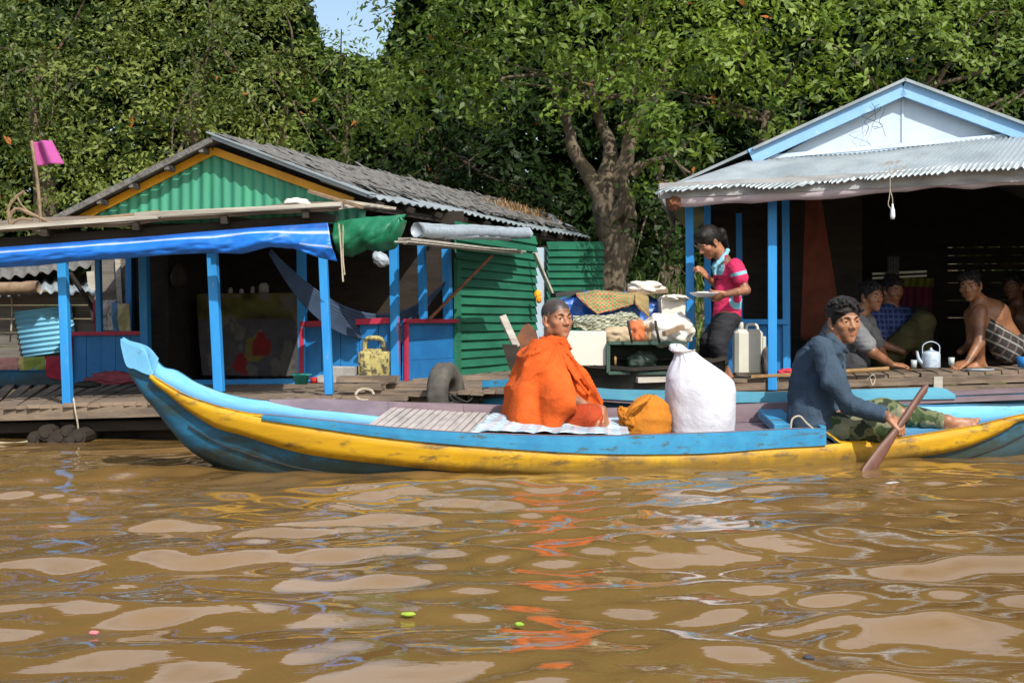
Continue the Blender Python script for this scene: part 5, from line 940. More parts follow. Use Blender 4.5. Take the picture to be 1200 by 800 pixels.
# far wood behind everything
def wood():
    r = np.random.default_rng(5); n = 520000; x = r.uniform(-26, 26, n); d = r.uniform(25, 30, n); px = 600+x/d*FPX
    toppx = np.interp(px, [-2000, 300, 345, 362, 376, 384, 440, 456, 480, 530, 3000], [-430, -380, -120, 10, 60, 78, 84, 60, -60, -400, -460]); zt = EYE-(toppx-HOR)/FPX*d+fbm(np.stack([x*.7, d*.7, x*0], -1), 3)*.5; z = 1+(zt-1)*r.random(n)**.85  # tops raised out of view to shrink the sky mirrored in the water
    pos = np.stack([x, d+1.2*fbm(np.stack([x*.8, z*.8, x*0], -1), 2), z], -1)
    class T: base = A(0, 0, 0)
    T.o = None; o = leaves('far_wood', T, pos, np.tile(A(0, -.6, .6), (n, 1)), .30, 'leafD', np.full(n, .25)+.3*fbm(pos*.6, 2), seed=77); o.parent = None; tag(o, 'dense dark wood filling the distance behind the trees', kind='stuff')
wood()
# grass on the bank
def grass():
    r = np.random.default_rng(9); m = MB(); n = 3600
    px = r.uniform(-4, 11, n); d = r.uniform(14.6, 18.5, n)
    for x, y in zip(px, d):
        if not (.2 < x < 4.5) and r.random() < .5: continue
        z = bankz(x, y); h = r.uniform(.15, .5); l = r.normal(0, .12, 2); w = .012; p = A(x, y, z-.02); t = p+A(l[0], l[1], h); md = lerp(p, t, .6)+A(0, 0, .06)
        m.add([p-A(w, 0, 0), p+A(w, 0, 0), md+A(w*.8, 0, 0), t, md-A(w*.8, 0, 0)], [(0, 1, 2, 3, 4)], (r.uniform(.2, 1), .2, 0))
    tag(m.build('bank_grass', 'leafB'), 'long grass growing on the bank between the houses', kind='stuff')
grass()
# ================================================================== PEOPLE: bodies grown as one smooth surface
class SDF:
    def __init__(s, lo, hi, h):
        s.lo = np.asarray(lo, float); s.h = h; s.n = (np.ceil((np.asarray(hi)-s.lo)/h).astype(int)+1); s.V = np.full(s.n, 9., np.float32); s.C = np.zeros((*s.n, 3), np.float32)
    def _box(s, lo, hi):
        i0 = np.clip(np.floor((lo-s.lo)/s.h).astype(int), 0, s.n-1); i1 = np.clip(np.ceil((hi-s.lo)/s.h).astype(int)+1, 1, s.n)
        g = [(s.lo[k]+s.h*np.arange(i0[k], i1[k])).astype(np.float32) for k in range(3)]
        return tuple(slice(i0[k], i1[k]) for k in range(3)), (g[0][:, None, None], g[1][None, :, None], g[2][None, None, :])
    def _put(s, sl, d, k, col, sub=False):
        V = s.V[sl]
        if V.size == 0: return
        if sub:
            h = np.clip(.5-.5*(V+d)/k, 0, 1); s.V[sl] = V*(1-h)+(-d)*h+k*h*(1-h); return
        h = np.clip(.5+.5*(V-d)/k, 0, 1); s.V[sl] = V*(1-h)+d*h-k*h*(1-h)
        if col is not None:
            w = np.clip(.5+(V-d)/(k*.7+.004), 0, 1)[..., None]; s.C[sl] = s.C[sl]*(1-w)+np.asarray(col, np.float32)*w
    def cap(s, a, b, ra, rb, k=.02, col=None, sub=False):
        a, b = np.asarray(a, float), np.asarray(b, float); m = max(ra, rb)+k+s.h*2.5; sl, (X, Y, Z) = s._box(np.minimum(a, b)-m, np.maximum(a, b)+m)
        ab = b-a; L = ab@ab+1e-9; t = np.clip(((X-a[0])*ab[0]+(Y-a[1])*ab[1]+(Z-a[2])*ab[2])/L, 0, 1)
        d = np.sqrt((X-a[0]-t*ab[0])**2+(Y-a[1]-t*ab[1])**2+(Z-a[2]-t*ab[2])**2)-(ra+(rb-ra)*t); s._put(sl, d, k, col, sub)
    def chain(s, pts, rad, k=.02, col=None):
        for i in range(len(pts)-1): s.cap(pts[i], pts[i+1], rad[i], rad[i+1], k, col)
    def ell(s, c, r, B=None, k=.02, col=None, sub=False):
        c = np.asarray(c, float); r = np.asarray(r, float); m = max(r)+k+s.h*2.5; sl, (X, Y, Z) = s._box(c-m, c+m); X, Y, Z = X-c[0], Y-c[1], Z-c[2]
        if B is not None: X, Y, Z = [B[i][0]*X+B[i][1]*Y+B[i][2]*Z for i in range(3)]
        k0 = np.sqrt((X/r[0])**2+(Y/r[1])**2+(Z/r[2])**2); k1 = np.sqrt((X/r[0]**2)**2+(Y/r[1]**2)**2+(Z/r[2]**2)**2)+1e-6; s._put(sl, k0*(k0-1)/k1, k, col, sub)
    def plane(s, p, n, k=.006):          # remove everything on the side n points to
        n = nrm(np.asarray(n, float)); sl, (X, Y, Z) = s._box(s.lo, s.lo+s.h*s.n); d = (X-p[0])*n[0]+(Y-p[1])*n[1]+(Z-p[2])*n[2]; s._put(sl, -d, k, None, True)
    def mesh(s):
        V = s.V; ng = V < 0; a = ng[:-1, :-1, :-1]; cnt = np.zeros(a.shape, np.int8); sl = [slice(None, -1), slice(1, None)]
        for i in (0, 1):
            for j in (0, 1):
                for k in (0, 1): cnt += ng[sl[i], sl[j], sl[k]]
        act = (cnt > 0) & (cnt < 8); I = np.argwhere(act); idx = np.full(act.shape, -1, np.int64); idx[act] = np.arange(len(I)); acc = np.zeros((len(I), 3)); w = np.zeros(len(I))
        cs = [(i, j, k) for i in (0, 1) for j in (0, 1) for k in (0, 1)]; val = {c: V[I[:, 0]+c[0], I[:, 1]+c[1], I[:, 2]+c[2]] for c in cs}
        for c in cs:
            for ax in range(3):
                if c[ax] == 0:
                    e = list(c); e[ax] = 1; e = tuple(e); v0, v1 = val[c], val[e]; x = (v0 < 0) != (v1 < 0); t = np.where(x, v0/(v0-v1+1e-12), 0); p = np.tile(np.array(c, float), (len(I), 1)); p[:, ax] = t; acc[x] += p[x]; w[x] += 1
        v = (I+acc/w[:, None])*s.h+s.lo; col = s.C[I[:, 0], I[:, 1], I[:, 2]]; F = []
        for ax in range(3):
            b, c = (ax+1) % 3, (ax+2) % 3; s0 = [slice(1, -1)]*3; s1 = [slice(1, -1)]*3; s0[ax] = slice(0, -1); s1[ax] = slice(1, None); A0, A1 = ng[tuple(s0)], ng[tuple(s1)]
            for flip, msk in ((0, A0 & ~A1), (1, ~A0 & A1)):
                E = np.argwhere(msk); 
                if not len(E): continue
                o = np.ones(3, int); o[ax] = 0; E = E+o; q = []
                for db, dc in ((-1, -1), (0, -1), (0, 0), (-1, 0)):
                    t = E.copy(); t[:, b] += db; t[:, c] += dc; t = np.minimum(t, np.array(idx.shape)-1); q.append(idx[t[:, 0], t[:, 1], t[:, 2]])
                q = np.stack(q, 1); q = q[(q >= 0).all(1)]; F.append(q[:, ::-1] if flip else q)
        F = np.vstack(F); n = np.zeros_like(v); fn = np.cross(v[F[:, 1]]-v[F[:, 0]], v[F[:, 3]]-v[F[:, 0]])
        for j in range(4): np.add.at(n, F[:, j], fn)
        n /= np.linalg.norm(n, axis=1, keepdims=True)+1e-12
        return v, F, n, col
def sm_build(name, v, F, col, T, mats, extra=None, parent=None):
    """mesh from arrays; extra: list of (verts, faces, cols) islands given material slot 1"""
    m = MB(); m.add(v, F.tolist(), col); nf = len(m.f)
    for ev, ef, ec in (extra or []): m.add(ev, ef, ec)
    o = m.build(name, mats, T, True, parent)
    if extra: mi = np.zeros(len(o.data.polygons), np.int32); mi[nf:] = 1; o.data.polygons.foreach_set('material_index', mi)
    return o
def cloth_out(s, name, T, col, disp=None, mat='vcfine', cf=None):
    v, F, n, c = s.mesh()
    if disp is not None: v = v+n*disp(v, n)[:, None]
    # relax once so facets soften
    cc = np.tile(np.asarray(col, float), (len(v), 1)) if col is not None else c
    if cf is not None: cc = cf(v, cc)
    return sm_build(name, v, F, cc, T, mat)
def tufts(Hr, H, n, ln=.009):
    for _ in range(n):
        x, y = rng.uniform(-.072, .072), rng.uniform(-.085, .078); z = .040+.083*math.sqrt(max(.05, 1-(x/.084)**2-((y+.016)/.10)**2)); Hr.cap(H(x, y, z-.006), H(x*1.1+rng.normal(0, .008), y*1.08+.008, z-.004+ln*rng.random()), .007*H.k, .004*H.k, .008, (0, 0, 0))
    for _ in range(n//4):
        x = rng.uniform(-.06, .06); Hr.cap(H(x, .062, .085), H(x*1.15, .082-abs(x)*.3, .060+rng.uniform(-.012, .006)), .009*H.k, .004*H.k, .004, (0, 0, 0))
class Head:
    """head frame: yaw 0 = facing the camera, +90 = facing image right; pitch > 0 looks down; roll tips the crown to image right"""
    def __init__(s, c, yaw, pitch=0, roll=0, k=1.):
        y, p = R_(yaw), R_(pitch); f = A(math.sin(y)*math.cos(p), -math.cos(y)*math.cos(p), -math.sin(p)); r = nrm(np.cross(f, A(0, 0, 1))); u = np.cross(r, f); q = R_(roll); s.r, s.u = r*math.cos(q)-u*math.sin(q), u*math.cos(q)+r*math.sin(q); s.f = f; s.c = np.asarray(c, float); s.k = k; s.B = np.array([s.r, s.f, s.u])
    def __call__(s, x, y, z): return s.c+s.k*(x*s.r+y*s.f+z*s.u)
    def loc(s, v): return ((v-s.c)@s.B.T)/s.k
def put_head(S, H, skin, female=0, lips=None, jaw=1.):
    k = H.k; e = lambda p, r, kk=.012, c=skin, sub=False: S.ell(H(*p), np.array(r)*k, H.B, kk*k, c, sub); g = lambda a, b, ra, rb, kk=.008, c=skin: S.cap(H(*a), H(*b), ra*k, rb*k, kk*k, c)
    e((0, -.012, .038), (.074, .092, .078)); e((0, .025, -.02), (.060*jaw, .066, .082), .02); e((0, .038, -.058), (.046*jaw, .045, .048), .02); e((0, .066, -.092), (.022, .020, .020), .018)
    for s_ in (-1, 1):
        e((s_*.052*jaw, .005, -.058), (.016, .026, .026), .02); e((s_*.041, .055, -.018), (.022, .022, .020), .018); g((s_*.012, .084, .022), (s_*.044, .070, .020), .009, .008)
    g((0, .085, .006), (0, .104, -.024), .0075, .0115, .010); g((-.012, .094, -.028), (.012, .094, -.028), .009, .009, .006)
    for s_ in (-1, 1): e((s_*.031, .090, .004), (.018, .014, .0115), .010, None, True)
    for s_ in (-1, 1): e((s_*.031, .071, .003), (.0165, .0155, .0135), .006)
    for s_ in (-1, 1): e((s_*.031, .090, .0025), (.0145, .013, .0042), .003, None, True)
    L = lips or tuple(np.array(skin)*A(.80, .52, .55)); g((-.021, .077, -.056), (0, .087, -.0525), .0045, .006, .005, L); g((.021, .077, -.056), (0, .087, -.0525), .0045, .006, .005, L); g((-.016, .078, -.063), (0, .0855, -.0645), .005, .0068, .005, L); g((.016, .078, -.063), (0, .0855, -.0645), .005, .0068, .005, L)
    for s_ in (-1, 1):
        e((s_*.076, -.008, -.006), (.010, .019, .031), .006); e((s_*.084, -.002, .0), (.006, .010, .017), .004, None, True); g((s_*.077, .0, -.028), (s_*.074, .006, -.036), .007, .006)
    sd_ = np.array(skin)*.22
def eyes(H):
    out = []
    for s_ in (-1, 1):
        m = MB(); m.blob((0, 0, 0), (1, 1, 1), na=22, nb=16); v = np.vstack(m.v); d = v; loc = d*.0125+A(s_*.031, .0715, .003); w = H.c+H.k*(loc@H.B)
        a = d[:, 1]; col = np.where(a[:, None] > .74, A(.012, .008, .007), A(.36, .31, .27)); out.append((w, m.f, col))
    return out
def brows(H, m):
    for s_ in (-1, 1):
        p = [H(s_*.014, .0925, .022), H(s_*.028, .0895, .0275), H(s_*.046, .077, .024)]; q = crs(p, 4); m.tube(q, np.interp(np.linspace(0, 1, len(q)), [0, .4, 1], [.0026, .0036, .0012])*H.k, 6)
def put_hair(S, H, th=.010, line=.045, back=-.06, vol=1.):
    k = H.k; S.ell(H(0, -.016, .042), np.array((.074+th, .092+th, .080+th*1.3))*k*vol, H.B, .01, (0, 0, 0)); S.cap(H(0, -.07, .0), H(0, -.062, back), .045*k, .03*k, .03*k, (0, 0, 0))
    for s_ in (-1, 1): S.cap(H(s_*.070, .014, .03), H(s_*.072, .018, -.008), .012*k, .006*k, .01*k, (0, 0, 0))
    S.ell(H(0, .110, line-.095), np.array((.066, .082, .10))*k, H.B, .010*k, None, True)
    for s_ in (-1, 1): S.ell(H(s_*.095, .0, -.055), np.array((.03, .045, .05))*k, H.B, .01*k, None, True)
    S.plane(H(0, 0, back), -H.u)
def put_hand(S, w, fwd, up, thumb, skin, k=1., curl=(25, 35, 30), spread=.010, tcurl=.4, lens=(.070, .079, .073, .056)):
    """wrist w, fwd = wrist to knuckles, up = back of the hand, thumb = +1/-1 the side (fwd x up) the thumb leaves from"""
    f = nrm(np.asarray(fwd, float)); u = np.asarray(up, float); u = nrm(u-f*(u@f)); sd_ = np.cross(f, u)*thumb; k_ = k
    for i in range(4):
        o = (1.5-i)*.0195*k; kn = w+f*(.088-.006*abs(i-1.2))*k+sd_*o; S.cap(w+f*.012*k+sd_*o*.6, kn, .0135*k, .0118*k, .010*k, skin); p = kn; an = 0; L = lens[i]*k
        for j, (fr, rr) in enumerate(((.46, .0094), (.31, .0084), (.23, .0074))):
            an += R_(curl[j]+2*i); d = f*math.cos(an)-u*math.sin(an)+sd_*(1.5-i)*spread*6*math.cos(an); q = p+nrm(d)*L*fr; S.cap(p, q, rr*k, (rr-.0008)*k, .004*k, skin); p = q
    b = w+f*.022*k+sd_*.022*k-u*.004*k; p1 = b+(f*.55+sd_*.75-u*.25*tcurl)*.034*k; p2 = p1+nrm(f*.85+sd_*.45-u*.6*tcurl)*.034*k; p3 = p2+nrm(f*.95+sd_*.1-u*tcurl)*.026*k
    S.chain([b, p1, p2, p3], [.0165*k, .0120*k, .0100*k, .0082*k], .006*k, skin)
def put_foot(S, ankle, fwd, up, side_, skin, k=1.):
    f = nrm(np.asarray(fwd, float)); u = np.asarray(up, float); u = nrm(u-f*(u@f)); s_ = np.cross(f, u)*side_
    S.cap(ankle, ankle-u*.055*k-f*.03*k, .034*k, .031*k, .02*k, skin); S.cap(ankle-u*.05*k-f*.03*k, ankle+f*.11*k-u*.062*k+s_*.012*k, .030*k, .027*k, .02*k, skin); S.cap(ankle-u*.02*k+f*.02*k, ankle+f*.12*k-u*.055*k, .030*k, .022*k, .02*k, skin); S.cap(ankle+f*.05*k-u*.065*k-s_*.02*k, ankle+f*.12*k-u*.066*k-s_*.025*k, .022*k, .019*k, .02*k, skin)
    for i, (o, L, r) in enumerate(((.030, .040, .0135), (.010, .036, .010), (-.006, .032, .0095), (-.021, .027, .009), (-.034, .021, .0085))):
        a = ankle+f*(.125-.008*i)*k-u*.062*k+s_*o*k; S.cap(a, a+f*L*k-u*.004*k, r*k, r*.85*k, .005*k, skin)
def skinmix(v, c, H, skin, scalp=None, cheek=True):
    L = H.loc(v); c = c.copy()
    if scalp is not None:            # shaved scalp: dark stubble above the hairline
        hl_ = .058-.55*np.maximum(0, .05-L[:, 1])**1*1.0; edge = np.where(L[:, 1] > .03, .058-np.maximum(0, np.abs(L[:, 0])-.03)*1.0, .048-(.03-L[:, 1])*1.25); edge = np.maximum(edge, -.055)
        side_ = (np.abs(L[:, 0]) < .079) | (L[:, 2] > .03); w = np.clip((L[:, 2]-edge)/.006+.5, 0, 1)*side_*(L[:, 2] > -.07)*(np.linalg.norm(L, axis=1) < .16); c = c*(1-w[:, None])+np.array(scalp)*w[:, None]
    ns = fbm(v*30, 2)[:, None]*.07; return np.clip(c*(1+ns), 0, 1)
def person(name_label, base, group=None): return Thing('person', name_label, 'person', base, group)
ALLOUT = []
def body_out(S, H, skin, T, hair=None, scalp=None, tone=None):
    v, F, n, c = S.mesh(); c = skinmix(v, c, H, skin, scalp)
    if tone: c = tone(v, c)
    o = sm_build('body', v, F, c, T, ['skin', 'eye'], eyes(H)); m = MB(); brows(H, m); m.build('eyebrows', 'hair', T, True)
    if hair is not None:
        v, F, n, c = hair.mesh(); v = v+n*(.0022*fbm(v*80, 3)+.003*fbm(v*25, 2))[:, None]; sm_build('hair', v, F, c, T, 'hair')
    return o
def rfold(v, o, k, amp, nz=6., seed=0., pw=2.):
    """cloth folds that radiate from point o in the picture-facing plane"""
    d = v-o; ph = np.arctan2(d[:, 0]+.35*d[:, 1], -d[:, 2]+1e-6); r = np.linalg.norm(d, axis=1); w = fbm(v*nz+seed, 2); s = 1-np.abs(np.sin(ph*k+2.6*w)); return amp*(s**pw-.35)*np.clip(r*4, 0, 1)
# ---------------------------------------------------------------- the orange robed man
def monk():
    D = 6.88; p = lambda x, y, o=0: P(x, y, D+o); sk_ = (.43, .20, .105); T = person('shaven headed man wrapped in an orange robe sitting cross legged in the long boat', p(640, 507))
    H = Head(p(652.5, 374), 31, -1, 2, .97); S = SDF(p(590, 545, -.40), p(722, 340, .38), .0042)
    put_head(S, H, sk_, jaw=1.02); S.cap(H(0, -.02, -.05), p(645, 412, .02), .052, .058, .03, sk_)
    S.ell(p(640, 434), (.09, .15, .10), None, .04, sk_); S.cap(p(638, 440), p(634, 485), .09, .10, .05, sk_)                                  # trunk
    S.chain([p(640, 424, -.13), p(652, 458, -.20), p(690, 478, -.17), p(706, 480, -.21)], [.042, .036, .030, .024], .02, sk_)                        # near arm under the robe
    S.chain([p(640, 418, .17), p(655, 452, .24), p(690, 470, .12)], [.05, .04, .03], .02, sk_); put_hand(S, p(707, 480, -.22), (.12, -.1, -1), (.9, -.5, .1), 1, sk_, .9, (12, 25, 25), .004)
    S.chain([p(634, 490, -.1), p(690, 494, -.20), p(650, 500, -.02)], [.085, .062, .045], .03, sk_); S.chain([p(634, 490, .1), p(685, 490, .24), p(650, 498, .05)], [.085, .062, .045], .03, sk_); put_foot(S, p(652, 500, -.1), (-1, .3, 0), (0, -.2, 1), 1, sk_, .9)
    body_out(S, H, sk_, T, scalp=(.045, .033, .028))
    R = SDF(p(580, 545, -.44), p(730, 380, .42), .0052); c = (.60, .098, .016)
    R.ell(p(640, 430), (.125, .225, .13), None, .06, c); R.cap(p(636, 435), p(628, 492), .155, .19, .06, c); R.cap(p(632, 412, -.12), p(616, 492, -.19), .07, .105, .06, c); R.cap(p(618, 440, .0), p(612, 498, -.05), .09, .10, .05, c)
    R.cap(p(640, 418, -.12), p(655, 470, -.26), .07, .085, .05, c); R.cap(p(652, 470, -.25), p(645, 500, -.27), .08, .06, .05, c); R.cap(p(655, 420, .05), p(690, 470, .0), .07, .075, .05, c); R.cap(p(650, 435, -.10), p(694, 474, -.14), .075, .055, .04, c); R.cap(p(690, 470, -.08), p(704, 480, -.1), .055, .035, .03, c); R.cap(p(690, 480, .2), p(640, 490, .2), .08, .1, .05, c)
    nk = [p(661, 401, -.055), p(655, 399, -.085), p(646, 398, -.085), p(637, 400, -.05), p(634, 401, .02), p(642, 402, .08), p(655, 404, .08), p(664, 405, .02), p(661, 401, -.055)]; R.chain(nk, [.022]*9, .02, c)
    R.chain([p(660, 404, -.11), p(668, 420, -.15), p(680, 440, -.17), p(693, 457, -.17), p(704, 470, -.16)], [.020, .024, .027, .026, .022], .012, c); R.chain([p(654, 405, -.14), p(664, 424, -.185), p(676, 444, -.215), p(690, 462, -.21)], [.014, .016, .018, .015], .008, c)
    R.chain([p(646, 402, -.13), p(630, 410, -.19), p(616, 428, -.19), p(607, 455, -.15), p(603, 480, -.12)], [.016, .018, .018, .016, .014], .010, c); R.chain([p(640, 400, -.10), p(624, 408, -.12), p(610, 432, -.10)], [.014, .015, .012], .010, c)
    R.ell(p(694, 506, -.42), (.115, .20, .16), None, .02, None, True); R.cap(p(655, 384), p(652, 402), .050, .052, .008, None, True); R.plane(p(640, 508.5, -.3), (0, -.12, -1))
    o = p(648, 398, -.1)
    dp = lambda v, n: rfold(v, o, 6.0, .026, 3, pw=2.6)+rfold(v, p(655, 405), 11, .004, 7, 4)+.004*fbm(v*7, 2)
    cloth_out(R, 'robe', T, c, dp, cf=lambda v, cc: cc*(1+.10*fbm(v*7, 2))[:, None])
    U = SDF(p(650, 545, -.42), p(722, 455, .2), .005); c2 = (.40, .06, .02); U.cap(p(655, 490, -.12), p(693, 489, -.21), .09, .068, .03, c2); U.cap(p(693, 489, -.21), p(697, 503, -.2), .065, .05, .03, c2); U.cap(p(693, 492, -.2), p(660, 502, -.16), .06, .07, .03, c2); U.plane(p(690, 509, -.3), (0, -.1, -1))
    cloth_out(U, 'under_robe', T, c2, lambda v, n: rfold(v, p(710, 470, -.2), 9, .006, 8, 2))
monk()
# ---------------------------------------------------------------- the rower
def camo(v, c):
    a = fbm(v*11, 3); b = fbm(v*13+9, 3); o = np.tile(A(.15, .17, .085), (len(v), 1)); o[a > .06] = (.055, .085, .035); o[b > .10] = (.24, .24, .15); o[(a < -.16)] = (.035, .045, .03); return o
def rower():
    D = 7.10; p = lambda x, y, o=0: P(x, y, D+o); sk_ = (.42, .20, .105); T = person('black haired rower in slate blue shirt and camouflage trousers holding the wooden paddle', p(955, 510))
    H = Head(p(989, 376), 14, 5, 3, 1.06); S = SDF(p(920, 560, -.55), p(1152, 335, .45), .0045)
    put_head(S, H, sk_, jaw=.98); S.cap(H(0, -.02, -.05), p(972, 412, .0), .054, .06, .03, sk_); S.cap(p(968, 430), p(955, 480), .10, .10, .05, sk_)
    W = P(1041, 488, 6.64); S.chain([p(962, 410, -.19), p(992, 470, -.30), W], [.05, .038, .026], .02, sk_); GP_ = P(1056, 497, 6.635)
    put_hand(S, W, nrm(GP_-W)+A(0, -.15, -.25), (.35, -.65, .65), -1, sk_, 1.02, (38, 62, 45), .003, .9)
    S.chain([p(976, 412, .16), p(972, 455, .25), p(1002, 478, .22)], [.045, .038, .026], .02, sk_); put_hand(S, p(1002, 478, .22), (1, -.1, -.2), (0, .3, 1), 1, sk_, 1., (20, 30, 30))
    S.chain([p(962, 494, -.10), p(1036, 499, -.22), p(990, 508, -.06)], [.08, .055, .04], .03, sk_); S.chain([p(962, 490, .10), p(1040, 482, .14), p(1106, 494, .06)], [.08, .055, .035], .03, sk_)
    put_foot(S, P(1110, 492.5, 7.15), (1, -.15, .35), (-.35, -.25, .9), -1, sk_, 1.02); put_foot(S, p(990, 506, .0), (-.8, .6, -.1), (0, -.3, 1), 1, sk_, .9)
    Hr = SDF(H.c-.19, H.c+.19, .0045); put_hair(Hr, H, .007, .050, -.065); 
    for _ in range(170): x, y = rng.uniform(-.07, .07), rng.uniform(-.085, .075); z = .042+.086*math.sqrt(max(.05, 1-(x/.083)**2-((y+.016)/.10)**2)); Hr.cap(H(x, y, z-.006), H(x*1.1+rng.normal(0, .008), y*1.08+.014, z-.003+rng.random()*.004), .007*H.k, .004*H.k, .008, (0, 0, 0))
    body_out(S, H, sk_, T, Hr)
    R = SDF(p(915, 555, -.5), p(1062, 375, .45), .005); c = (.045, .072, .105)
    R.ell(p(964, 415), (.09, .185, .078), None, .05, c); R.cap(p(964, 427), p(952, 492), .120, .13, .06, c); R.cap(p(950, 430), p(944, 482), .10, .10, .05, c); R.cap(p(958, 470, -.08), p(952, 496, -.1), .12, .13, .05, c)
    R.chain([p(962, 407, -.19), p(978, 445, -.27), p(993, 472, -.31)], [.064, .058, .055], .03, c); R.chain([p(993, 472, -.31), p(1016, 481, -.38), P(1036, 486, 6.66)], [.054, .045, .040], .02, c); R.chain([p(974, 410, .16), p(972, 455, .24), p(998, 476, .22)], [.058, .05, .042], .03, c)
    R.chain([p(975, 397, -.07), p(988, 408, -.07), p(992, 412, .0)], [.022, .020, .014], .012, c); R.chain([p(972, 396, -.07), p(966, 396, .02), p(975, 398, .08)], [.022, .022, .02], .012, c); R.chain([p(988, 412, -.05), p(990, 440, -.13), p(985, 470, -.16)], [.010, .009, .008], .006, c)
    R.cap(p(983, 380), p(975, 402, -.01), .056, .056, .01, None, True); R.plane(P(1037.5, 486.5, 6.65), (1, -.35, -.15)); R.plane(p(950, 505, -.2), (.15, 0, -1))
    dp = lambda v, n: rfold(v, p(962, 398, -.2), 5.5, .013, 7, 1)+.009*(1-2*np.abs(fbm(v*A(7, 7, 13)+3, 2)))-.003+.004*fbm(v*18, 2)
    cloth_out(R, 'shirt', T, c, dp)
    R = SDF(p(930, 570, -.5), p(1115, 455, .42), .005); c = (.12, .14, .07)
    R.cap(p(955, 497), p(965, 498), .13, .12, .04, c); R.cap(p(968, 500, -.12), p(1034, 500, -.25), .088, .070, .03, c); R.cap(p(1034, 500, -.25), p(985, 511, -.12), .066, .06, .03, c); R.cap(p(968, 492, .10), p(1037, 481, .15), .085, .068, .03, c); R.cap(p(1037, 481, .15), p(1103, 493, .06), .066, .043, .02, c)
    R.plane(p(1104, 493, .06), (1, 0, -.12)); R.ell(p(1109, 494, .06), (.04, .034, .034), None, .006, None, True)
    cloth_out(R, 'trousers', T, None, lambda v, n: .009*(1-2*np.abs(fbm(v*A(15, 8, 10), 2)))-.003+.004*fbm(v*22, 2), cf=camo)
rower()
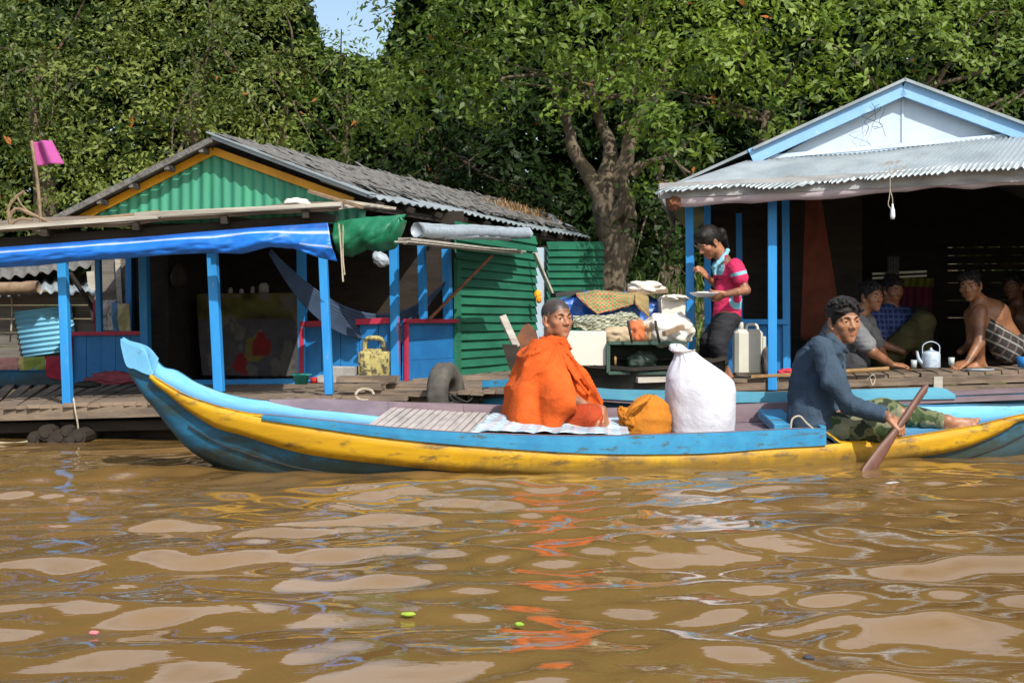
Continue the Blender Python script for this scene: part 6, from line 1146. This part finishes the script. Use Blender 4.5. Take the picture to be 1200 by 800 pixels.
# ---------------------------------------------------------------- the girl
def girl():
    D = 8.72; p = lambda x, y, o=0: P(x, y, D+o); sk_ = (.40, .18, .095); T = person('girl in pink and light blue shirt standing on the deck with a white plate', p(848, 441))
    H = Head(p(831, 284), -68, 36, -4, .90); S = SDF(p(795, 452, -.38), p(885, 258, .32), .0048)
    put_head(S, H, sk_, jaw=.95); S.cap(H(0, -.03, -.05), p(850, 308, .02), .043, .048, .03, sk_); S.ell(p(853, 326), (.06, .10, .07), None, .03, sk_); S.cap(p(853, 333), p(852, 366), .06, .075, .03, sk_)
    S.chain([p(862, 313, -.12), p(874, 340, -.17), p(849, 345, -.27)], [.036, .030, .021], .015, sk_); put_hand(S, p(850, 345, -.27), (-1, -.05, -.05), (.1, .1, -1)if 0 else (.05, -.8, -.5), -1, sk_, .84, (15, 25, 20), .004)
    S.chain([p(843, 314, .13), p(846, 340, .14), p(830, 326, -.02)], [.036, .028, .020], .015, sk_); put_hand(S, p(829, 325, -.02), (-.62, -.15, .72), (.6, -.5, .5), 1, sk_, .84, (30, 45, 35), .004)
    kn = p(842, 402, -.14); S.chain([p(850, 374, -.08), kn, p(846, 424, -.10), p(850, 434, -.06)], [.06, .045, .036, .026], .02, sk_); kf = p(831, 400, -.02); S.chain([p(848, 374, .07), kf, p(826, 420, .05), p(828, 434, .06)], [.06, .042, .036, .026], .02, sk_)
    put_foot(S, p(851, 434, -.05), (-.9, -.5, 0), (0, 0, 1), -1, sk_, .82); put_foot(S, p(829, 434, .06), (-.9, -.4, 0), (0, 0, 1), 1, sk_, .82)
    Hr = SDF(H.c-.24, H.c+.24, .0048); put_hair(Hr, H, .007, .048, -.05, 1.0); Hr.chain([H(0, -.10, .03), H(0, -.135, .0), H(0, -.125, -.05), H(.0, -.12, -.12)], [.022, .028, .026, .012], .015, (0, 0, 0)); Hr.ell(H(0, .035, .085), np.array((.065, .045, .035)), H.B, .02, (0, 0, 0))
    body_out(S, H, sk_, T, Hr)
    m = MB(); t = np.linspace(0, 6.4, 20); q = H(0, -.108, .025); m.tube(q+np.stack([.026*np.cos(t)], -1)*H.r+np.stack([.026*np.sin(t)], -1)*H.u, .006, 6, col=(.7, .6, .6)); m.build('hair_tie', 'vcfine', T, True)
    R = SDF(p(815, 400, -.3), p(892, 290, .3), .0045); pk, cy = (.60, .035, .115), (.22, .50, .60)
    R.ell(p(853, 320), (.078, .130, .07), None, .04, pk); R.cap(p(854, 330), p(852, 368), .084, .098, .04, pk); R.cap(p(862, 312, -.12), p(868, 326, -.15), .056, .052, .02, pk); R.cap(p(843, 314, .13), p(845, 328, .14), .052, .05, .02, pk)
    R.chain([p(853, 294, -.03), p(846, 304, -.09), p(838, 312, -.10)], [.017, .017, .013], .008, cy); R.chain([p(853, 294, .03), p(842, 303, .07)], [.015, .013], .008, cy); R.chain([p(838, 312, -.09), p(838, 322, -.095)], [.012, .010], .006, cy)
    R.plane(p(852, 372, -.1), (0, 0, -1)); R.plane(p(869, 327, -.15), (.3, -.2, -1)) if 0 else None
    def tint(v, c):
        L = np.stack([(v[:, 0]/v[:, 1])*FPX+600, HOR-(v[:, 2]-EYE)/v[:, 1]*FPX], -1); c = np.tile(A(*pk), (len(v), 1)); fr = v[:, 1] < D+.02
        w = (L[:, 0] < 849) & (L[:, 1] < 322) & (np.abs(L[:, 0]-840-(315-L[:, 1])*.35) < 9); w |= (((L[:, 0]-864)**2+(L[:, 1]-353)**2) < 90) & fr & ~((((L[:, 0]-864)**2+(L[:, 1]-350)**2) < 26)); w |= (np.abs(L[:, 1]-(317+(L[:, 0]-856)*-.25)-6) < 2) & (L[:, 0] > 856) & fr; w |= (L[:, 1] < 299); c[w] = cy
        d = fr & (np.abs(L[:, 1]-327) < 1.5) & (L[:, 0] < 842); c[d] = (.1, .02, .03); return c
    cloth_out(R, 'shirt', T, None, lambda v, n: rfold(v, p(860, 316, -.12), 6, .007, 9, 1)+.005*fbm(v*A(10, 10, 24), 2), cf=tint)
    R = SDF(p(805, 440, -.42), p(875, 360, .3), .005); c = (.028, .028, .032)
    R.ell(p(852, 375), (.092, .115, .07), None, .04, c); R.chain([p(850, 376, -.07), kn, p(845, 426, -.12)], [.082, .060, .048], .03, c); R.chain([p(848, 376, .07), kf, p(826, 421, .05)], [.078, .055, .045], .03, c); R.plane(p(845, 427, -.1), (0, 0, -1)); R.plane(p(850, 367, 0), (0, 0, 1))
    cloth_out(R, 'trousers', T, c, lambda v, n: .008*(1-2*np.abs(fbm(v*A(9, 9, 20), 2)))-.003)
    c = p(825, 346, -.33); m = MB(); m.lathe(c, [(0, -.012), (.05, -.012), (.062, -.004), (.095, .014), (.096, .018), (.06, .002), (.045, -.004), (0, -.004)], 36, sq=(1, .9)); tag(m.build('plate', 'dish', smooth=True), 'white plate held in the hand of the standing girl', 'plate')
    m = MB(); m.blob(c+A(-.01, 0, .008), (.055, .045, .018), .25, 4, flat=-.3); tag(m.build('rice', 'foam', smooth=True), 'small mound of rice on the white plate', 'rice', kind='stuff')
girl()
# ---------------------------------------------------------------- seated people in the shade
def sitter(lab_, hp, yaw, D, sk_, pts, shirt=None, trs=None, pitch=0, roll=0, k=.95, bare=False, hands=(), feet=(), h=.006, hair=.006, extra=None):
    p = lambda x, y, o=0: P(x, y, D+o); H = Head(p(*hp), yaw, pitch, roll, k); n, ch, pe = [p(*q) for q in pts['spine']]; allp = [n, ch, pe, H.c]+[p(*q) for key in ('ra', 'la', 'rl', 'll') for q in pts[key]]
    lo, hi = np.min(allp, 0)-.24, np.max(allp, 0)+.24; T = person(lab_, A(pe[0], pe[1], R0.at(1000, 438)[2])); S = SDF(lo, hi, h)
    put_head(S, H, sk_); S.cap(H(0, -.02, -.05), n, .05, .056, .03, sk_); S.ell(lerp(n, ch, .55), (.15, .12, .11), None, .05, sk_); S.cap(ch, pe, .115, .12, .05, sk_)
    for key in ('ra', 'la'): q = [p(*z) for z in pts[key]]; S.chain([n*.25+q[0]*.75]+q, [.05, .05, .038, .025], .025, sk_)
    for key in ('rl', 'll'): q = [p(*z) for z in pts[key]]; S.chain(q, [.085, .058, .036], .03, sk_)
    for w, f, u, s_ in hands: put_hand(S, p(*w), f, u, s_, sk_, .95, (15, 25, 25), .006)
    for w, f, u, s_ in feet: put_foot(S, p(*w), f, u, s_, sk_, .95)
    Hr = SDF(H.c-.17, H.c+.17, .006); put_hair(Hr, H, .004, .066, -.055); tufts(Hr, H, 60); body_out(S, H, sk_, T, Hr)
    if shirt:
        R = SDF(lo, hi, h); R.ell(lerp(n, ch, .5), (.165, .135, .10), None, .05, shirt); R.cap(ch, pe, .135, .14, .06, shirt)
        for key in ('ra', 'la'): q = [p(*z) for z in pts[key]]; R.chain([q[0], lerp(q[0], q[1], .75)], [.068, .064], .03, shirt); R.cap(n, q[0], .06, .06, .03, shirt)
        R.cap(H(0, -.02, -.05), n+A(0, 0, .02), .055, .058, .01, None, True); cf = None
        if extra == 'plaid': cf = lambda v, c: np.where((np.sin(v[:, 2:]*150) > .55) | (np.sin(v[:, :1]*150) > .7), A(.06, .10, .24), A(.02, .028, .11))
        cloth_out(R, 'shirt', T, shirt, lambda v, n_: .010*(1-2*np.abs(fbm(v*A(8, 8, 14), 2)))-.003, cf=cf)
    if trs:
        R = SDF(lo, hi, h); R.ell(pe, (.155, .14, .10), None, .05, trs)
        for key in ('rl', 'll'): q = [p(*z) for z in pts[key]]; kk = pts.get('hem', .6); R.chain([q[0], q[1], lerp(q[1], q[2], kk)] if kk > 0 else [q[0], lerp(q[0], q[1], 1+kk)], [.105, .078, .06], .05, trs)
        cf = None
        if extra == 'sarong':
            cf = lambda v, c: np.where((np.sin((v[:, 2:]+.5*v[:, :1])*95) > .82), A(.30, .30, .28), np.where(np.sin((v[:, :1]-.5*v[:, 2:])*85) > .88, A(.16, .12, .10), A(.045, .04, .04)))
        cloth_out(R, 'sarong' if extra == 'sarong' else 'trousers', T, trs, lambda v, n_: .010*(1-2*np.abs(fbm(v*A(8, 8, 12), 2)))-.003, cf=cf)
    return T
sitter('man in a grey tee shirt leaning on one arm just behind the rower', (1021, 347, 0), 26, 9.35, (.36, .165, .085), dict(spine=[(1003, 375, .02), (988, 392, .02), (966, 420, .05)], ra=[(997, 381, -.16), (1022, 412, -.22), (1045, 427, -.16)], la=[(1014, 378, .17), (1030, 408, .2), (1040, 426, .1)], rl=[(966, 424, -.05), (1000, 428, -.16), (958, 432, -.1)], ll=[(968, 424, .12), (1005, 424, .25), (975, 432, .2)]), (.20, .205, .215), (.05, .05, .055), 6, 4, .94, hands=[((1046, 427, -.16), (1, -.1, -.12), (.1, -.3, 1), -1)])
sitter('man in a dark blue checked shirt sitting behind the grey tee shirt man', (1046, 339, 0), 20, 9.85, (.32, .145, .075), dict(spine=[(1042, 362, .02), (1040, 385, .02), (1038, 418, .06)], ra=[(1026, 372, -.1), (1030, 402, -.18), (1058, 412, -.2)], la=[(1060, 370, .1), (1068, 398, .0), (1072, 412, -.1)], rl=[(1038, 418, -.05), (1082, 378, -.2), (1084, 424, -.15)], ll=[(1038, 418, .12), (1075, 415, .2), (1045, 426, .2)], hem=.7), (.02, .028, .11), (.075, .07, .03), 12, 4, .92, extra='plaid', feet=[((1084, 423, -.15), (.2, -1, 0), (0, 0, 1), 1)])
sitter('bare chested man in a checked sarong squatting at the deck edge on the right', (1137, 335, 0), -34, 9.35, (.35, .16, .08), dict(spine=[(1152, 358, .03), (1163, 375, .05), (1181, 404, .08)], ra=[(1148, 366, -.14), (1147, 402, -.20), (1134, 424, -.26)], la=[(1164, 362, .16), (1150, 395, .18), (1125, 412, .05)], rl=[(1180, 408, -.05), (1146, 374, -.10), (1148, 425, -.04)], ll=[(1182, 408, .16), (1140, 370, .10), (1140, 422, .12)], hem=-.35), None, (.05, .05, .05), 8, 6, .96, extra='sarong', hands=[((1133, 424, -.26), (-.85, -.3, -.35), (-.2, -.4, .9), 1)], feet=[((1149, 423, -.03), (-.9, -.4, 0), (0, 0, 1), 1), ((1141, 421, .12), (-.9, -.4, 0), (0, 0, 1), -1)])
sitter('shirtless man half hidden in the dark at the far right edge', (1188, 335, 0), -45, 10.3, (.24, .105, .055), dict(spine=[(1194, 360, .02), (1200, 385, .02), (1206, 415, .06)], ra=[(1180, 366, -.1), (1180, 392, -.15), (1195, 410, -.15)], la=[(1208, 364, .12), (1216, 390, .1), (1210, 408, 0)], rl=[(1206, 414, -.08), (1240, 400, -.2), (1240, 426, -.15)], ll=[(1206, 414, .1), (1250, 405, .1), (1245, 426, .1)]), None, (.04, .04, .05), 6, 0, .95, h=.007)
